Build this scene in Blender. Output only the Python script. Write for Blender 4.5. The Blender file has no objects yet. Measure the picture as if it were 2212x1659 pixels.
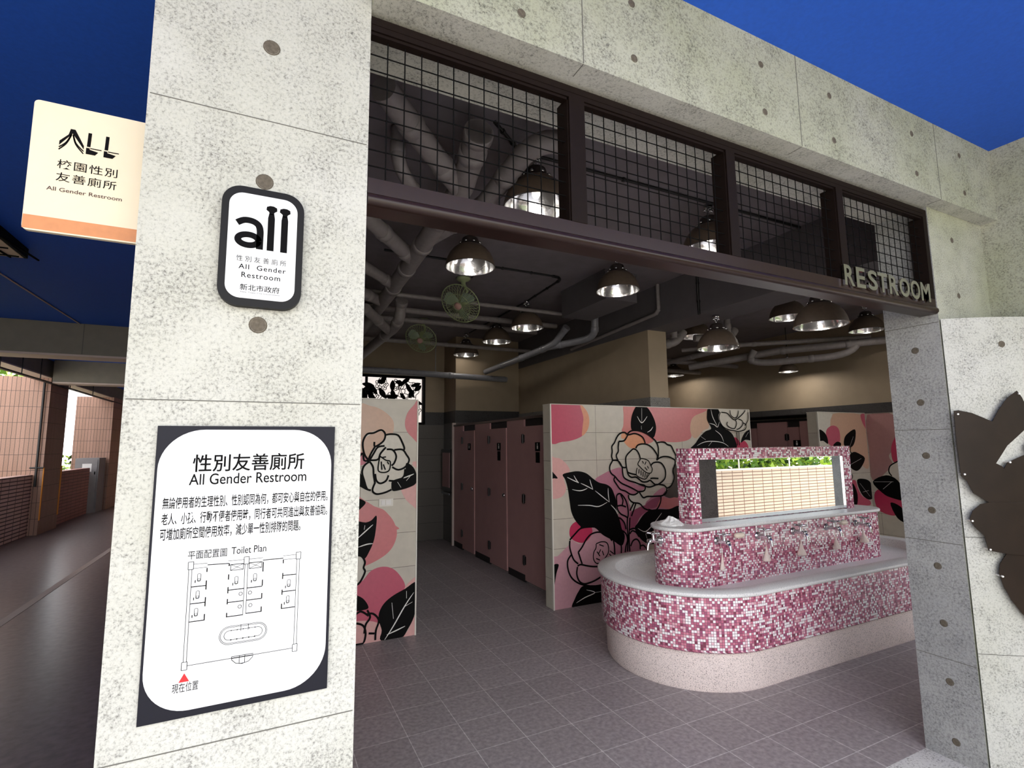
import bpy, math, random
from mathutils import Vector, Matrix
from mathutils.geometry import tessellate_polygon
random.seed(7)
SC = bpy.context.scene
COL = SC.collection
PI = math.pi
# ------------------------------------------------------------------ camera, world, sun, exposure
cam_d = bpy.data.cameras.new('camera'); cam = bpy.data.objects.new('camera', cam_d); COL.objects.link(cam)
cam_d.sensor_width = 36.0; cam_d.lens = 36.0*1098.05/2212.0; cam_d.clip_start = 0.05; cam_d.clip_end = 300
def cam_matrix(yaw, pitch, roll, h):
    f = Vector((math.sin(yaw)*math.cos(pitch), math.cos(yaw)*math.cos(pitch), math.sin(pitch)))
    r = Vector((math.cos(yaw), -math.sin(yaw), 0)); u = r.cross(f)
    r2 = r*math.cos(roll)+u*math.sin(roll); u2 = -r*math.sin(roll)+u*math.cos(roll)
    return Matrix(((r2.x, u2.x, -f.x, 0), (r2.y, u2.y, -f.y, 0), (r2.z, u2.z, -f.z, h), (0, 0, 0, 1)))
cam.matrix_world = cam_matrix(0.454324, 0.118157, -0.010037, 1.6)
SC.camera = cam
SC.view_settings.view_transform = 'Standard'; SC.view_settings.look = 'None'
SC.view_settings.gamma = 1.0; SC.view_settings.use_curve_mapping = False
SC.view_settings.exposure = 0.80
SC.cycles.use_denoising = True
SC.cycles.max_bounces = 10; SC.cycles.diffuse_bounces = 6
W = bpy.data.worlds.new('sky'); SC.world = W; W.use_nodes = True
bg = W.node_tree.nodes['Background']; bg.inputs[0].default_value = (0.96, 0.975, 1.0, 1); bg.inputs[1].default_value = 2.6
sun_d = bpy.data.lights.new('sun', 'SUN'); sun = bpy.data.objects.new('sun', sun_d); COL.objects.link(sun)
sun_d.energy = 4.2; sun_d.angle = 0.01; sun_d.color = (1.0, 0.95, 0.86)
sun.rotation_euler = Vector((0.50, 0.10, 0.86)).to_track_quat('Z', 'Y').to_euler(); sun.location = (6, -6, 12)

# ------------------------------------------------------------------ materials
def lin(c): return tuple((v/255/12.92 if v/255 <= 0.04045 else ((v/255+0.055)/1.055)**2.4) for v in c)
MATS = {}
def mat(name, col, rough=0.6, metal=0.0, var=0.0, scale=30.0, bump=0.0, emit=0.0, spec=0.5):
    """plain surface with optional noise mottling and bump"""
    m = bpy.data.materials.new(name); m.use_nodes = True; nt = m.node_tree; b = nt.nodes['Principled BSDF']
    c = lin(col); b.inputs['Base Color'].default_value = (*c, 1); b.inputs['Roughness'].default_value = rough
    b.inputs['Metallic'].default_value = metal; b.inputs['Specular IOR Level'].default_value = spec
    if emit: b.inputs['Emission Color'].default_value = (*c, 1); b.inputs['Emission Strength'].default_value = emit
    tc = nt.nodes.new('ShaderNodeTexCoord')
    n = nt.nodes.new('ShaderNodeTexNoise'); n.inputs['Scale'].default_value = scale; n.inputs['Detail'].default_value = 4
    nt.links.new(tc.outputs['Object'], n.inputs['Vector'])
    if var:
        r = nt.nodes.new('ShaderNodeValToRGB'); r.color_ramp.elements[0].position = 0.3; r.color_ramp.elements[1].position = 0.7
        r.color_ramp.elements[0].color = (*[v*(1-var) for v in c], 1); r.color_ramp.elements[1].color = (*[min(1, v*(1+var)) for v in c], 1)
        nt.links.new(n.outputs['Fac'], r.inputs['Fac']); nt.links.new(r.outputs['Color'], b.inputs['Base Color'])
    if bump:
        bp = nt.nodes.new('ShaderNodeBump'); bp.inputs['Strength'].default_value = bump; bp.inputs['Distance'].default_value = 0.003
        nt.links.new(n.outputs['Fac'], bp.inputs['Height']); nt.links.new(bp.outputs['Normal'], b.inputs['Normal'])
    MATS[name] = m; return m
def speck(name, light, dark, big=5.0, fine=110.0, lo=0.30, hi=0.46, rough=0.75, tint=None, bump=0.25, cl=0.30):
    """concrete / stone: pale body, drifting tone, clustered dark pits"""
    m = bpy.data.materials.new(name); m.use_nodes = True; nt = m.node_tree; b = nt.nodes['Principled BSDF']
    b.inputs['Roughness'].default_value = rough
    tc = nt.nodes.new('ShaderNodeTexCoord')
    def noise(s, d, r=0.6):
        n = nt.nodes.new('ShaderNodeTexNoise'); n.inputs['Scale'].default_value = s; n.inputs['Detail'].default_value = d; n.inputs['Roughness'].default_value = r
        nt.links.new(tc.outputs['Object'], n.inputs['Vector']); return n
    a = noise(big, 5); f = noise(fine, 5, 0.78)
    mx = nt.nodes.new('ShaderNodeMath'); mx.operation = 'MULTIPLY_ADD'; mx.inputs[1].default_value = cl
    nt.links.new(a.outputs['Fac'], mx.inputs[0]); nt.links.new(f.outputs['Fac'], mx.inputs[2])
    r = nt.nodes.new('ShaderNodeValToRGB'); e = r.color_ramp.elements
    sh = cl*0.5; e[0].position = lo+sh; e[0].color = (*lin(dark), 1); e[1].position = hi+sh; e[1].color = (*lin(light), 1)
    x = e.new(lo+sh+(hi-lo)*0.45); x.color = (*[(a_*0.45+b_*0.55) for a_, b_ in zip(lin(dark), lin(light))], 1)
    x = e.new(hi+sh+0.19); x.color = (*[min(1, v*1.12) for v in lin(light)], 1)
    nt.links.new(mx.outputs[0], r.inputs['Fac'])
    col = r.outputs['Color']
    t = noise(1.7, 3); r2 = nt.nodes.new('ShaderNodeValToRGB')
    r2.color_ramp.elements[0].position = 0.35; r2.color_ramp.elements[0].color = (*(tint or (0.88, 0.88, 0.88)), 1)
    r2.color_ramp.elements[1].position = 0.65; r2.color_ramp.elements[1].color = (1, 1, 1, 1)
    nt.links.new(t.outputs['Fac'], r2.inputs['Fac'])
    mm = nt.nodes.new('ShaderNodeMixRGB'); mm.blend_type = 'MULTIPLY'; mm.inputs[0].default_value = 1
    nt.links.new(col, mm.inputs[1]); nt.links.new(r2.outputs['Color'], mm.inputs[2]); nt.links.new(mm.outputs[0], b.inputs['Base Color'])
    bp = nt.nodes.new('ShaderNodeBump'); bp.inputs['Strength'].default_value = bump; bp.inputs['Distance'].default_value = 0.002
    nt.links.new(mx.outputs[0], bp.inputs['Height']); nt.links.new(bp.outputs['Normal'], b.inputs['Normal'])
    MATS[name] = m; return m
def tiles(name, c1, c2, grout, w, h, mortar, shift=(0, 0), rough=0.4, offset=0.0, noise=0.25, nscale=60, bump=0.3):
    """rectangular tiles laid out in the metre UVs of the surface"""
    m = bpy.data.materials.new(name); m.use_nodes = True; nt = m.node_tree; b = nt.nodes['Principled BSDF']
    b.inputs['Roughness'].default_value = rough
    uv = nt.nodes.new('ShaderNodeUVMap'); mp = nt.nodes.new('ShaderNodeMapping'); mp.inputs['Location'].default_value = (shift[0], shift[1], 0)
    nt.links.new(uv.outputs[0], mp.inputs[0])
    br = nt.nodes.new('ShaderNodeTexBrick'); br.offset = offset; br.squash = 1
    br.inputs['Color1'].default_value = (*lin(c1), 1); br.inputs['Color2'].default_value = (*lin(c2), 1); br.inputs['Mortar'].default_value = (*lin(grout), 1)
    br.inputs['Scale'].default_value = 1; br.inputs['Brick Width'].default_value = w; br.inputs['Row Height'].default_value = h
    br.inputs['Mortar Size'].default_value = mortar; br.inputs['Mortar Smooth'].default_value = 0.05; br.inputs['Bias'].default_value = 0
    nt.links.new(mp.outputs[0], br.inputs['Vector'])
    tc = nt.nodes.new('ShaderNodeTexCoord'); n = nt.nodes.new('ShaderNodeTexNoise'); n.inputs['Scale'].default_value = nscale; n.inputs['Detail'].default_value = 6
    nt.links.new(tc.outputs['Object'], n.inputs['Vector'])
    r = nt.nodes.new('ShaderNodeValToRGB'); r.color_ramp.elements[0].position = 0.3; r.color_ramp.elements[1].position = 0.7
    r.color_ramp.elements[0].color = (1-noise, 1-noise, 1-noise, 1); r.color_ramp.elements[1].color = (1, 1, 1, 1)
    nt.links.new(n.outputs['Fac'], r.inputs['Fac'])
    mm = nt.nodes.new('ShaderNodeMixRGB'); mm.blend_type = 'MULTIPLY'; mm.inputs[0].default_value = 1
    nt.links.new(br.outputs['Color'], mm.inputs[1]); nt.links.new(r.outputs['Color'], mm.inputs[2]); nt.links.new(mm.outputs[0], b.inputs['Base Color'])
    bp = nt.nodes.new('ShaderNodeBump'); bp.invert = True; bp.inputs['Strength'].default_value = bump; bp.inputs['Distance'].default_value = 0.003
    nt.links.new(br.outputs['Fac'], bp.inputs['Height']); nt.links.new(bp.outputs['Normal'], b.inputs['Normal'])
    MATS[name] = m; return m
def mosaic(name, size):
    """small square glass tiles, each one of several pinks or white, dark grout"""
    m = bpy.data.materials.new(name); m.use_nodes = True; nt = m.node_tree; b = nt.nodes['Principled BSDF']
    b.inputs['Roughness'].default_value = 0.18
    N = nt.nodes.new; L = nt.links.new
    uv = N('ShaderNodeUVMap'); sc = N('ShaderNodeVectorMath'); sc.operation = 'SCALE'; sc.inputs['Scale'].default_value = 1/size
    L(uv.outputs[0], sc.inputs[0])
    fl = N('ShaderNodeVectorMath'); fl.operation = 'FLOOR'; L(sc.outputs[0], fl.inputs[0])
    wn = N('ShaderNodeTexWhiteNoise'); wn.noise_dimensions = '2D'; L(fl.outputs[0], wn.inputs['Vector'])
    r = N('ShaderNodeValToRGB'); r.color_ramp.interpolation = 'CONSTANT'; e = r.color_ramp.elements
    cols = [(0.0, (253, 246, 247)), (0.30, (236, 190, 202)), (0.42, (212, 130, 150)), (0.58, (190, 104, 130)), (0.74, (166, 90, 120)), (0.87, (134, 66, 86)), (0.94, (226, 176, 184))]
    e[0].color = (*lin(cols[0][1]), 1); e[1].position = cols[1][0]; e[1].color = (*lin(cols[1][1]), 1)
    for p, c in cols[2:]:
        k = e.new(p); k.color = (*lin(c), 1)
    L(wn.outputs['Value'], r.inputs['Fac'])
    fr = N('ShaderNodeVectorMath'); fr.operation = 'FRACTION'; L(sc.outputs[0], fr.inputs[0])
    sub = N('ShaderNodeVectorMath'); sub.operation = 'SUBTRACT'; sub.inputs[1].default_value = (0.5, 0.5, 0.5); L(fr.outputs[0], sub.inputs[0])
    ab = N('ShaderNodeVectorMath'); ab.operation = 'ABSOLUTE'; L(sub.outputs[0], ab.inputs[0])
    sp = N('ShaderNodeSeparateXYZ'); L(ab.outputs[0], sp.inputs[0])
    mxx = N('ShaderNodeMath'); mxx.operation = 'MAXIMUM'; L(sp.outputs[0], mxx.inputs[0]); L(sp.outputs[1], mxx.inputs[1])
    gt = N('ShaderNodeMath'); gt.operation = 'GREATER_THAN'; gt.inputs[1].default_value = 0.435; L(mxx.outputs[0], gt.inputs[0])
    mm = N('ShaderNodeMixRGB'); L(gt.outputs[0], mm.inputs[0]); L(r.outputs['Color'], mm.inputs[1]); mm.inputs[2].default_value = (*lin((120, 84, 96)), 1)
    L(mm.outputs[0], b.inputs['Base Color'])
    bp = N('ShaderNodeBump'); bp.invert = True; bp.inputs['Strength'].default_value = 0.25; bp.inputs['Distance'].default_value = 0.001
    L(gt.outputs[0], bp.inputs['Height']); L(bp.outputs['Normal'], b.inputs['Normal'])
    MATS[name] = m; return m

speck('concrete', (188, 187, 180), (84, 82, 78), big=9, fine=120, lo=0.30, hi=0.50, tint=(0.90, 0.90, 0.85))
speck('concrete_shade_tint', (172, 172, 156), (78, 78, 70), big=9, fine=120, lo=0.30, hi=0.52, tint=(0.84, 0.86, 0.74))  # same concrete, overhang shade and yellow-green light tinted into its colour
speck('concrete_pillar', (164, 164, 161), (84, 84, 86), big=9, fine=90, lo=0.29, hi=0.55, tint=(0.82, 0.82, 0.84))
speck('aggregate', (205, 202, 200), (60, 58, 58), fine=90, lo=0.36, hi=0.46)
speck('terrazzo', (236, 220, 214), (96, 70, 70), fine=150, lo=0.37, hi=0.47, rough=0.5, bump=0.05, cl=0.05)
speck('basin_white', (244, 243, 242), (196, 196, 198), fine=150, lo=0.34, hi=0.48, rough=0.35, bump=0.02, cl=0.05)
speck('terrazzo_grey', (232, 230, 228), (160, 160, 162), fine=150, lo=0.34, hi=0.48, rough=0.42, bump=0.03, cl=0.05)
speck('granite', (58, 55, 54), (16, 15, 15), fine=70, lo=0.34, hi=0.50, rough=0.5)
speck('granite_grey', (120, 116, 112), (30, 28, 28), fine=80, lo=0.34, hi=0.48, rough=0.5)
mosaic('mosaic', 0.017)
tiles('floor_tile', (162, 152, 154), (170, 160, 162), (222, 216, 216), 0.2925, 0.30, 0.0022, (-2.545, -1.778), rough=0.42, noise=0.42, nscale=40)
tiles('mural_tile', (206, 197, 180), (200, 190, 176), (128, 116, 104), 1.2, 2.0/7, 0.0022, (-3.15, 0), rough=0.28, noise=0.10, nscale=12, bump=0.15)
tiles('wall_tile', (96, 90, 84), (90, 84, 78), (50, 46, 44), 0.6, 2.0/7, 0.003, rough=0.35, noise=0.15)
tiles('facade_tile', (166, 128, 110), (154, 118, 100), (60, 46, 40), 0.065, 0.30, 0.0035, rough=0.5, noise=0.2)
tiles('parapet_tile', (186, 168, 146), (176, 156, 134), (92, 50, 22), 0.30, 0.065, 0.008, rough=0.5, noise=0.15)
tiles('parapet_pink', (236, 204, 194), (224, 190, 180), (70, 48, 46), 0.30, 0.065, 0.010, rough=0.5, noise=0.15)
tiles('pink_brick', (176, 122, 112), (166, 112, 104), (90, 66, 64), 0.30, 0.07, 0.006, rough=0.6, noise=0.2)
mat('blue_paint', (28, 90, 204), 0.7, var=0.06, scale=60)
mat('ceiling_paint', (122, 115, 119), 0.75, var=0.08, scale=8)
mat('beige_paint', (150, 134, 112), 0.7, var=0.05, scale=6)
mat('beam_paint', (92, 88, 91), 0.75, var=0.06, scale=8)
mat('corridor_beam', (122, 118, 106), 0.7, var=0.06, scale=8)
mat('pale_paint_and_lit_edge', (196, 180, 172), 0.7)  # pale paint; under the corridor beams this colour stands for a lit edge
mat('corridor_floor', (108, 97, 96), 0.30, var=0.25, scale=18, bump=0.2)
mat('stripe', (168, 152, 142), 0.5)
mat('ground', (190, 184, 172), 0.8, var=0.1, scale=3)
mat('dark_joint', (100, 98, 92), 0.9)
mat('plug', (92, 84, 72), 0.9, var=0.25, scale=120)
mat('steel_brown', (25, 17, 14), 0.55, var=0.12, scale=40, spec=0.10)
mat('rail_brown', (38, 24, 20), 0.3, var=0.1, scale=40, spec=0.3)
mat('wire', (8, 7, 7), 0.8, spec=0.1)
mat('steel_letter', (210, 208, 200), 0.12, 1.0)
mat('black', (7, 6, 6), 0.6, spec=0.12)
mat('sign_black', (17, 16, 17), 0.5, spec=0.2)
mat('sign_navy', (20, 20, 30), 0.5, spec=0.2)
mat('sign_white', (222, 222, 222), 0.6, spec=0.2)
mat('sign_cream', (222, 208, 180), 0.5, var=0.03, scale=8)
mat('sign_orange', (196, 128, 78), 0.5, var=0.06, scale=60)
mat('ink', (8, 7, 8), 0.7, spec=0.1)
mat('ink_brown', (66, 36, 26), 0.5)
mat('red', (200, 16, 26), 0.5)
mat('white', (232, 228, 222), 0.35)
mat('white_plastic', (226, 220, 208), 0.35)
mat('pipe', (138, 131, 130), 0.5, var=0.1, scale=20)
mat('pipe_light', (128, 128, 134), 0.3, var=0.1, scale=20)
mat('conduit', (24, 23, 24), 0.5)
mat('lamp_brown', (96, 82, 70), 0.5, var=0.1, scale=30)
mat('lamp_cap', (52, 44, 42), 0.5)
mat('reflector', (240, 240, 242), 0.14, 1.0, var=0.04, scale=24, bump=0.5)
mat('chrome', (215, 215, 218), 0.08, 1.0)
mat('bulb', (255, 244, 224), 0.4, emit=1.6)
mat('fan_green', (160, 172, 128), 0.4)
mat('fan_blade', (140, 156, 136), 0.3)
mat('fan_hub', (190, 150, 140), 0.4)
mat('stall_pink', (180, 136, 134), 0.45, var=0.05, scale=5)
mat('stall_dark', (34, 28, 28), 0.6)
mat('hinge', (60, 56, 56), 0.3, 0.8)
mat('mirror', (240, 243, 243), 0.0, 1.0)
mat('net', (236, 218, 208), 0.8, var=0.08, scale=90, bump=0.5)
mat('soap', (230, 214, 196), 0.4)
mat('paper', (240, 238, 236), 0.8, bump=0.4, scale=40)
mat('flower_metal', (38, 28, 20), 0.5, var=0.15, scale=8, spec=0.2)
mat('cabinet_steel', (124, 122, 124), 0.5, 0.0, var=0.06, scale=10)
mat('guard_orange', (222, 140, 34), 0.5)
mat('leaf_a', (92, 132, 34), 0.5); mat('leaf_b', (150, 180, 50), 0.5); mat('leaf_c', (44, 74, 26), 0.5)
mat('louvre_lamp', (226, 206, 184), 0.5)
mat('glass_pane', (200, 210, 214), 0.05)
g = MATS['glass_pane'].node_tree.nodes['Principled BSDF']; g.inputs['Transmission Weight'].default_value = 1.0; g.inputs['IOR'].default_value = 1.05
for n_, c_ in dict(cream=(212, 204, 190), pink=(204, 116, 118), rose=(194, 88, 108), coral=(204, 112, 106), tan=(206, 166, 140), peach=(220, 150, 116), orange=(226, 150, 108),
                   blush=(220, 168, 162), mauve=(188, 126, 142), crimson=(190, 54, 88), dusty=(200, 150, 158), rosewood=(152, 76, 100), dustyrose=(168, 124, 122), darkbrown=(44, 24, 24)).items():
    mat('art_'+n_, c_, 0.28, var=0.04, scale=30)
MATS['art_black'] = MATS['black']; MATS['art_white'] = MATS['white']

# ------------------------------------------------------------------ mesh builder
class MB:
    """collects world-space faces; build() turns them into ONE mesh object"""
    def __init__(s): s.v = []; s.f = []; s.m = []; s.uv = []; s.sm = []
    def face(s, pts, m=0, uv=None, smooth=False):
        i = len(s.v); s.v += [tuple(p) for p in pts]; s.f.append(tuple(range(i, i+len(pts)))); s.m.append(m); s.uv.append(uv); s.sm.append(smooth)
    def box(s, x0, x1, y0, y1, z0, z1, m=0):
        P = lambda a, b, c: (x1 if a else x0, y1 if b else y0, z1 if c else z0)
        for q in (((0,0,0),(0,1,0),(1,1,0),(1,0,0)), ((0,0,1),(1,0,1),(1,1,1),(0,1,1)), ((0,0,0),(1,0,0),(1,0,1),(0,0,1)),
                  ((1,0,0),(1,1,0),(1,1,1),(1,0,1)), ((1,1,0),(0,1,0),(0,1,1),(1,1,1)), ((0,1,0),(0,0,0),(0,0,1),(0,1,1))):
            s.face([P(*k) for k in q], m)
    def grid(s, rows, m=0, closed=False, smooth=True, uvs=None):
        """quads between successive rows of points, vertices shared"""
        base = len(s.v); n = len(rows[0])
        for r in rows: s.v += [tuple(p) for p in r]
        for i in range(len(rows)-1):
            for j in range(n if closed else n-1):
                k = (j+1) % n
                s.f.append((base+i*n+j, base+i*n+k, base+(i+1)*n+k, base+(i+1)*n+j)); s.m.append(m); s.sm.append(smooth)
                if uvs: s.uv.append((uvs[i][j], uvs[i][j+1], uvs[i+1][j+1], uvs[i+1][j]))
                else: s.uv.append(None)
    def tube(s, pts, r, m=0, n=12, caps=True, smooth=True):
        pts = [Vector(p) for p in pts]
        rr = r if isinstance(r, (list, tuple)) else [r]*len(pts)
        rows = []; up = None
        for i, p in enumerate(pts):
            d = (pts[min(i+1, len(pts)-1)]-pts[max(i-1, 0)]).normalized()
            if up is None: up = Vector((0, 0, 1)) if abs(d.z) < 0.9 else Vector((1, 0, 0))
            a = d.cross(up)
            if a.length < 1e-4: a = d.cross(Vector((0.3, 1, 0.2)))
            a.normalize(); b = a.cross(d).normalized(); up = b
            rows.append([p+(a*math.cos(2*PI*k/n)+b*math.sin(2*PI*k/n))*rr[i] for k in range(n)])
        s.grid(rows, m, True, smooth)
        if caps:
            s.face(rows[0][::-1], m); s.face(rows[-1], m)
    def lathe(s, prof, c=(0, 0, 0), m=0, n=32, smooth=True, axis='Z'):
        rows = []
        for r, z in prof:
            row = []
            for k in range(n):
                a = 2*PI*k/n; x, y = r*math.cos(a), r*math.sin(a)
                row.append((c[0]+x, c[1]+y, c[2]+z) if axis == 'Z' else ((c[0]+x, c[1]-z, c[2]+y) if axis == 'Y' else (c[0]+z, c[1]+x, c[2]+y)))
            rows.append(row)
        s.grid(rows, m, True, smooth)
    def disc(s, c, r, n=16, m=0, axis='Y', squash=1.0):
        pts = []
        for k in range(n):
            a = 2*PI*k/n
            if axis == 'Y': pts.append((c[0]+r*math.cos(a), c[1], c[2]+r*math.sin(a)*squash))
            elif axis == 'X': pts.append((c[0], c[1]-r*math.cos(a), c[2]+r*math.sin(a)))
            else: pts.append((c[0]+r*math.cos(a), c[1]+r*math.sin(a), c[2]))
        s.face(pts, m)
    def poly(s, pts2, place, m=0, cell=0.0):
        """filled outline; place(u, v) gives the 3-D point"""
        tri = tessellate_polygon([[Vector((u, v, 0)) for u, v in pts2]])
        if cell:
            todo = [tuple(pts2[i] for i in t) for t in tri]
            while todo:
                a, b, c = todo.pop(); e = [(abs(a[0]-b[0]), 0), (abs(b[0]-c[0]), 1), (abs(c[0]-a[0]), 2)]; l, k = max(e)
                if l > cell:
                    if k == 1: a, b, c = b, c, a
                    elif k == 2: a, b, c = c, a, b
                    h = ((a[0]+b[0])/2, (a[1]+b[1])/2); todo += [(a, h, c), (h, b, c)]
                else: s.face([place(*a), place(*b), place(*c)], m)
            return
        base = len(s.v); s.v += [tuple(place(u, v)) for u, v in pts2]
        for t in tri:
            s.f.append((base+t[0], base+t[1], base+t[2])); s.m.append(m); s.uv.append(None); s.sm.append(False)
    def prism(s, pts2, place0, place1, m=0, mside=None, cell=0.0):
        """solid slab with the outline pts2: place0 is the front, place1 the back"""
        s.poly(pts2, place0, m, cell); s.poly(pts2, place1, m, cell)
        n = len(pts2)
        for i in range(n):
            a, b = pts2[i], pts2[(i+1) % n]
            s.face([place0(*a), place1(*a), place1(*b), place0(*b)], m if mside is None else mside)
    def build(s, name, mats, parent=None, org=None):
        o_ = Vector(org) if org is not None else (WORG[parent.name] if parent is not None else Vector((0, 0, 0)))
        me = bpy.data.meshes.new(name); me.from_pydata([tuple(Vector(p)-o_) for p in s.v], [], s.f)
        for k in (mats if isinstance(mats, (list, tuple)) else [mats]): me.materials.append(MATS[k])
        uvl = me.uv_layers.new(name='UVMap').data
        for p in me.polygons:
            p.material_index = s.m[p.index]; p.use_smooth = s.sm[p.index]
            u = s.uv[p.index]
            if u is None:
                n = p.normal; vs = [Vector(s.v[i]) for i in s.f[p.index]]
                ax = 2 if abs(n.z) >= max(abs(n.x), abs(n.y)) else (0 if abs(n.x) > abs(n.y) else 1)
                u = [((q.x, q.y) if ax == 2 else ((q.y, q.z) if ax == 0 else (q.x, q.z))) for q in vs]
            for li, t in zip(p.loop_indices, u): uvl[li].uv = t
        me.update()
        o = bpy.data.objects.new(name, me); COL.objects.link(o)
        if parent is not None: o.parent = parent
        else: o.location = o_
        WORG[o.name] = o_
        return o
WORG = {}
def tag(o, label=None, cat=None, group=None, kind=None):
    for k, v in (('label', label), ('category', cat), ('group', group), ('kind', kind)):
        if v: o[k] = v
    return o
def thing(name, loc, label, cat, group=None):
    o = bpy.data.objects.new(name, None); COL.objects.link(o); o.location = loc; o.empty_display_size = 0.1
    WORG[o.name] = Vector(loc); return tag(o, label, cat, group)
def struct(name, mb, mats): return tag(mb.build(name, mats), kind='structure')
def dup(o, loc=None, label=None, rz=None, parent=None, scale=None):
    c = o.copy(); COL.objects.link(c)
    if parent is not None: c.parent = parent
    if loc is not None: c.location = loc
    if rz is not None: c.rotation_euler.z = rz
    if scale is not None: c.scale = (scale,)*3
    if label: c['label'] = label
    for ch in list(o.children): dup(ch, parent=c)
    return c
def smooth(pts, closed, k=4):
    """Catmull-Rom through the traced points"""
    n = len(pts); out = []
    if n < 3: return list(pts)
    for i in range(n if closed else n-1):
        g = (lambda j: pts[j % n]) if closed else (lambda j: pts[max(0, min(n-1, j))])
        p0, p1, p2, p3 = g(i-1), g(i), g(i+1), g(i+2)
        for q in range(k):
            t = q/k
            out.append(tuple(0.5*((2*p1[a])+(-p0[a]+p2[a])*t+(2*p0[a]-5*p1[a]+4*p2[a]-p3[a])*t*t+(-p0[a]+3*p1[a]-3*p2[a]+p3[a])*t**3) for a in (0, 1)))
    if not closed: out.append(tuple(pts[-1]))
    return out
def stroke(mb, pts, w, place, m=0, taper=False):
    L_, R_ = [], []
    n = len(pts)
    for i, p in enumerate(pts):
        a, b = pts[max(0, i-1)], pts[min(n-1, i+1)]
        dx, dy = b[0]-a[0], b[1]-a[1]; l = math.hypot(dx, dy) or 1e-9
        h = w/2*(1 if not taper else 0.35+0.65*math.sin(PI*min(1, max(0, i/(n-1)))))
        L_.append(place(p[0]-dy/l*h, p[1]+dx/l*h)); R_.append(place(p[0]+dy/l*h, p[1]-dx/l*h))
    mb.grid([L_, R_], m, False, False)
def rbox(x0, x1, z0, z1, r, n=8):
    out = []
    for cx, cz, a0 in ((x1-r, z1-r, 0), (x0+r, z1-r, PI/2), (x0+r, z0+r, PI), (x1-r, z0+r, 1.5*PI)):
        for k in range(n+1): out.append((cx+r*math.cos(a0+PI/2*k/n), cz+r*math.sin(a0+PI/2*k/n)))
    return out
def text_into(mb, s, x0, x1, z0, z1, y, m=0, bold=0.0, depth=0.0, space=1.0):
    """lettering fitted into a rectangle of the plane Y = y, facing -Y"""
    cu = bpy.data.curves.new('lettering', 'FONT'); cu.body = s
    cu.offset = bold; cu.extrude = depth; cu.space_character = space; cu.resolution_u = 4
    o = bpy.data.objects.new('lettering', cu); COL.objects.link(o)
    bpy.context.view_layer.update()
    me = bpy.data.meshes.new_from_object(o.evaluated_get(bpy.context.evaluated_depsgraph_get()))
    xs = [v.co.x for v in me.vertices]; ys = [v.co.y for v in me.vertices]
    ax, bx, ay, by = min(xs), max(xs), min(ys), max(ys)
    base = len(mb.v)
    for v in me.vertices:
        mb.v.append((x0+(v.co.x-ax)/(bx-ax)*(x1-x0), y-v.co.z, z0+(v.co.y-ay)/((by-ay) or 1)*(z1-z0)))
    for p in me.polygons:
        mb.f.append(tuple(base+i for i in p.vertices)); mb.m.append(m); mb.uv.append(None); mb.sm.append(False)
    bpy.data.objects.remove(o); bpy.data.curves.remove(cu); bpy.data.meshes.remove(me)
def racetrack(r, x0, x1, cy, n=24):
    """closed outline with rounded ends, counter-clockwise from the front right; returns points and running lengths"""
    pts = []
    for k in range(n+1): pts.append((x1+r*math.cos(-PI/2+PI*k/n), cy+r*math.sin(-PI/2+PI*k/n)))
    for k in range(n+1): pts.append((x0+r*math.cos(PI/2+PI*k/n), cy+r*math.sin(PI/2+PI*k/n)))
    full = []
    for i in range(len(pts)):
        a, b = pts[i], pts[(i+1) % len(pts)]; l = math.hypot(b[0]-a[0], b[1]-a[1]); q = max(1, int(l/0.25))
        for t in range(q): full.append((a[0]+(b[0]-a[0])*t/q, a[1]+(b[1]-a[1])*t/q))
    s = [0.0]
    for i in range(len(full)):
        a, b = full[i], full[(i+1) % len(full)]; s.append(s[-1]+math.hypot(b[0]-a[0], b[1]-a[1]))
    return full, s
def ringwall(mb, outs, m=0, smooth=True):
    """outs: list of (racetrack, z); consecutive ones are joined"""
    rows = [[(p[0], p[1], z) for p in o[0]] for o, z in outs]
    uvs = [[(s, z) for s in o[1]] for o, z in outs]
    mb.grid(rows, m, True, smooth, uvs)
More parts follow.
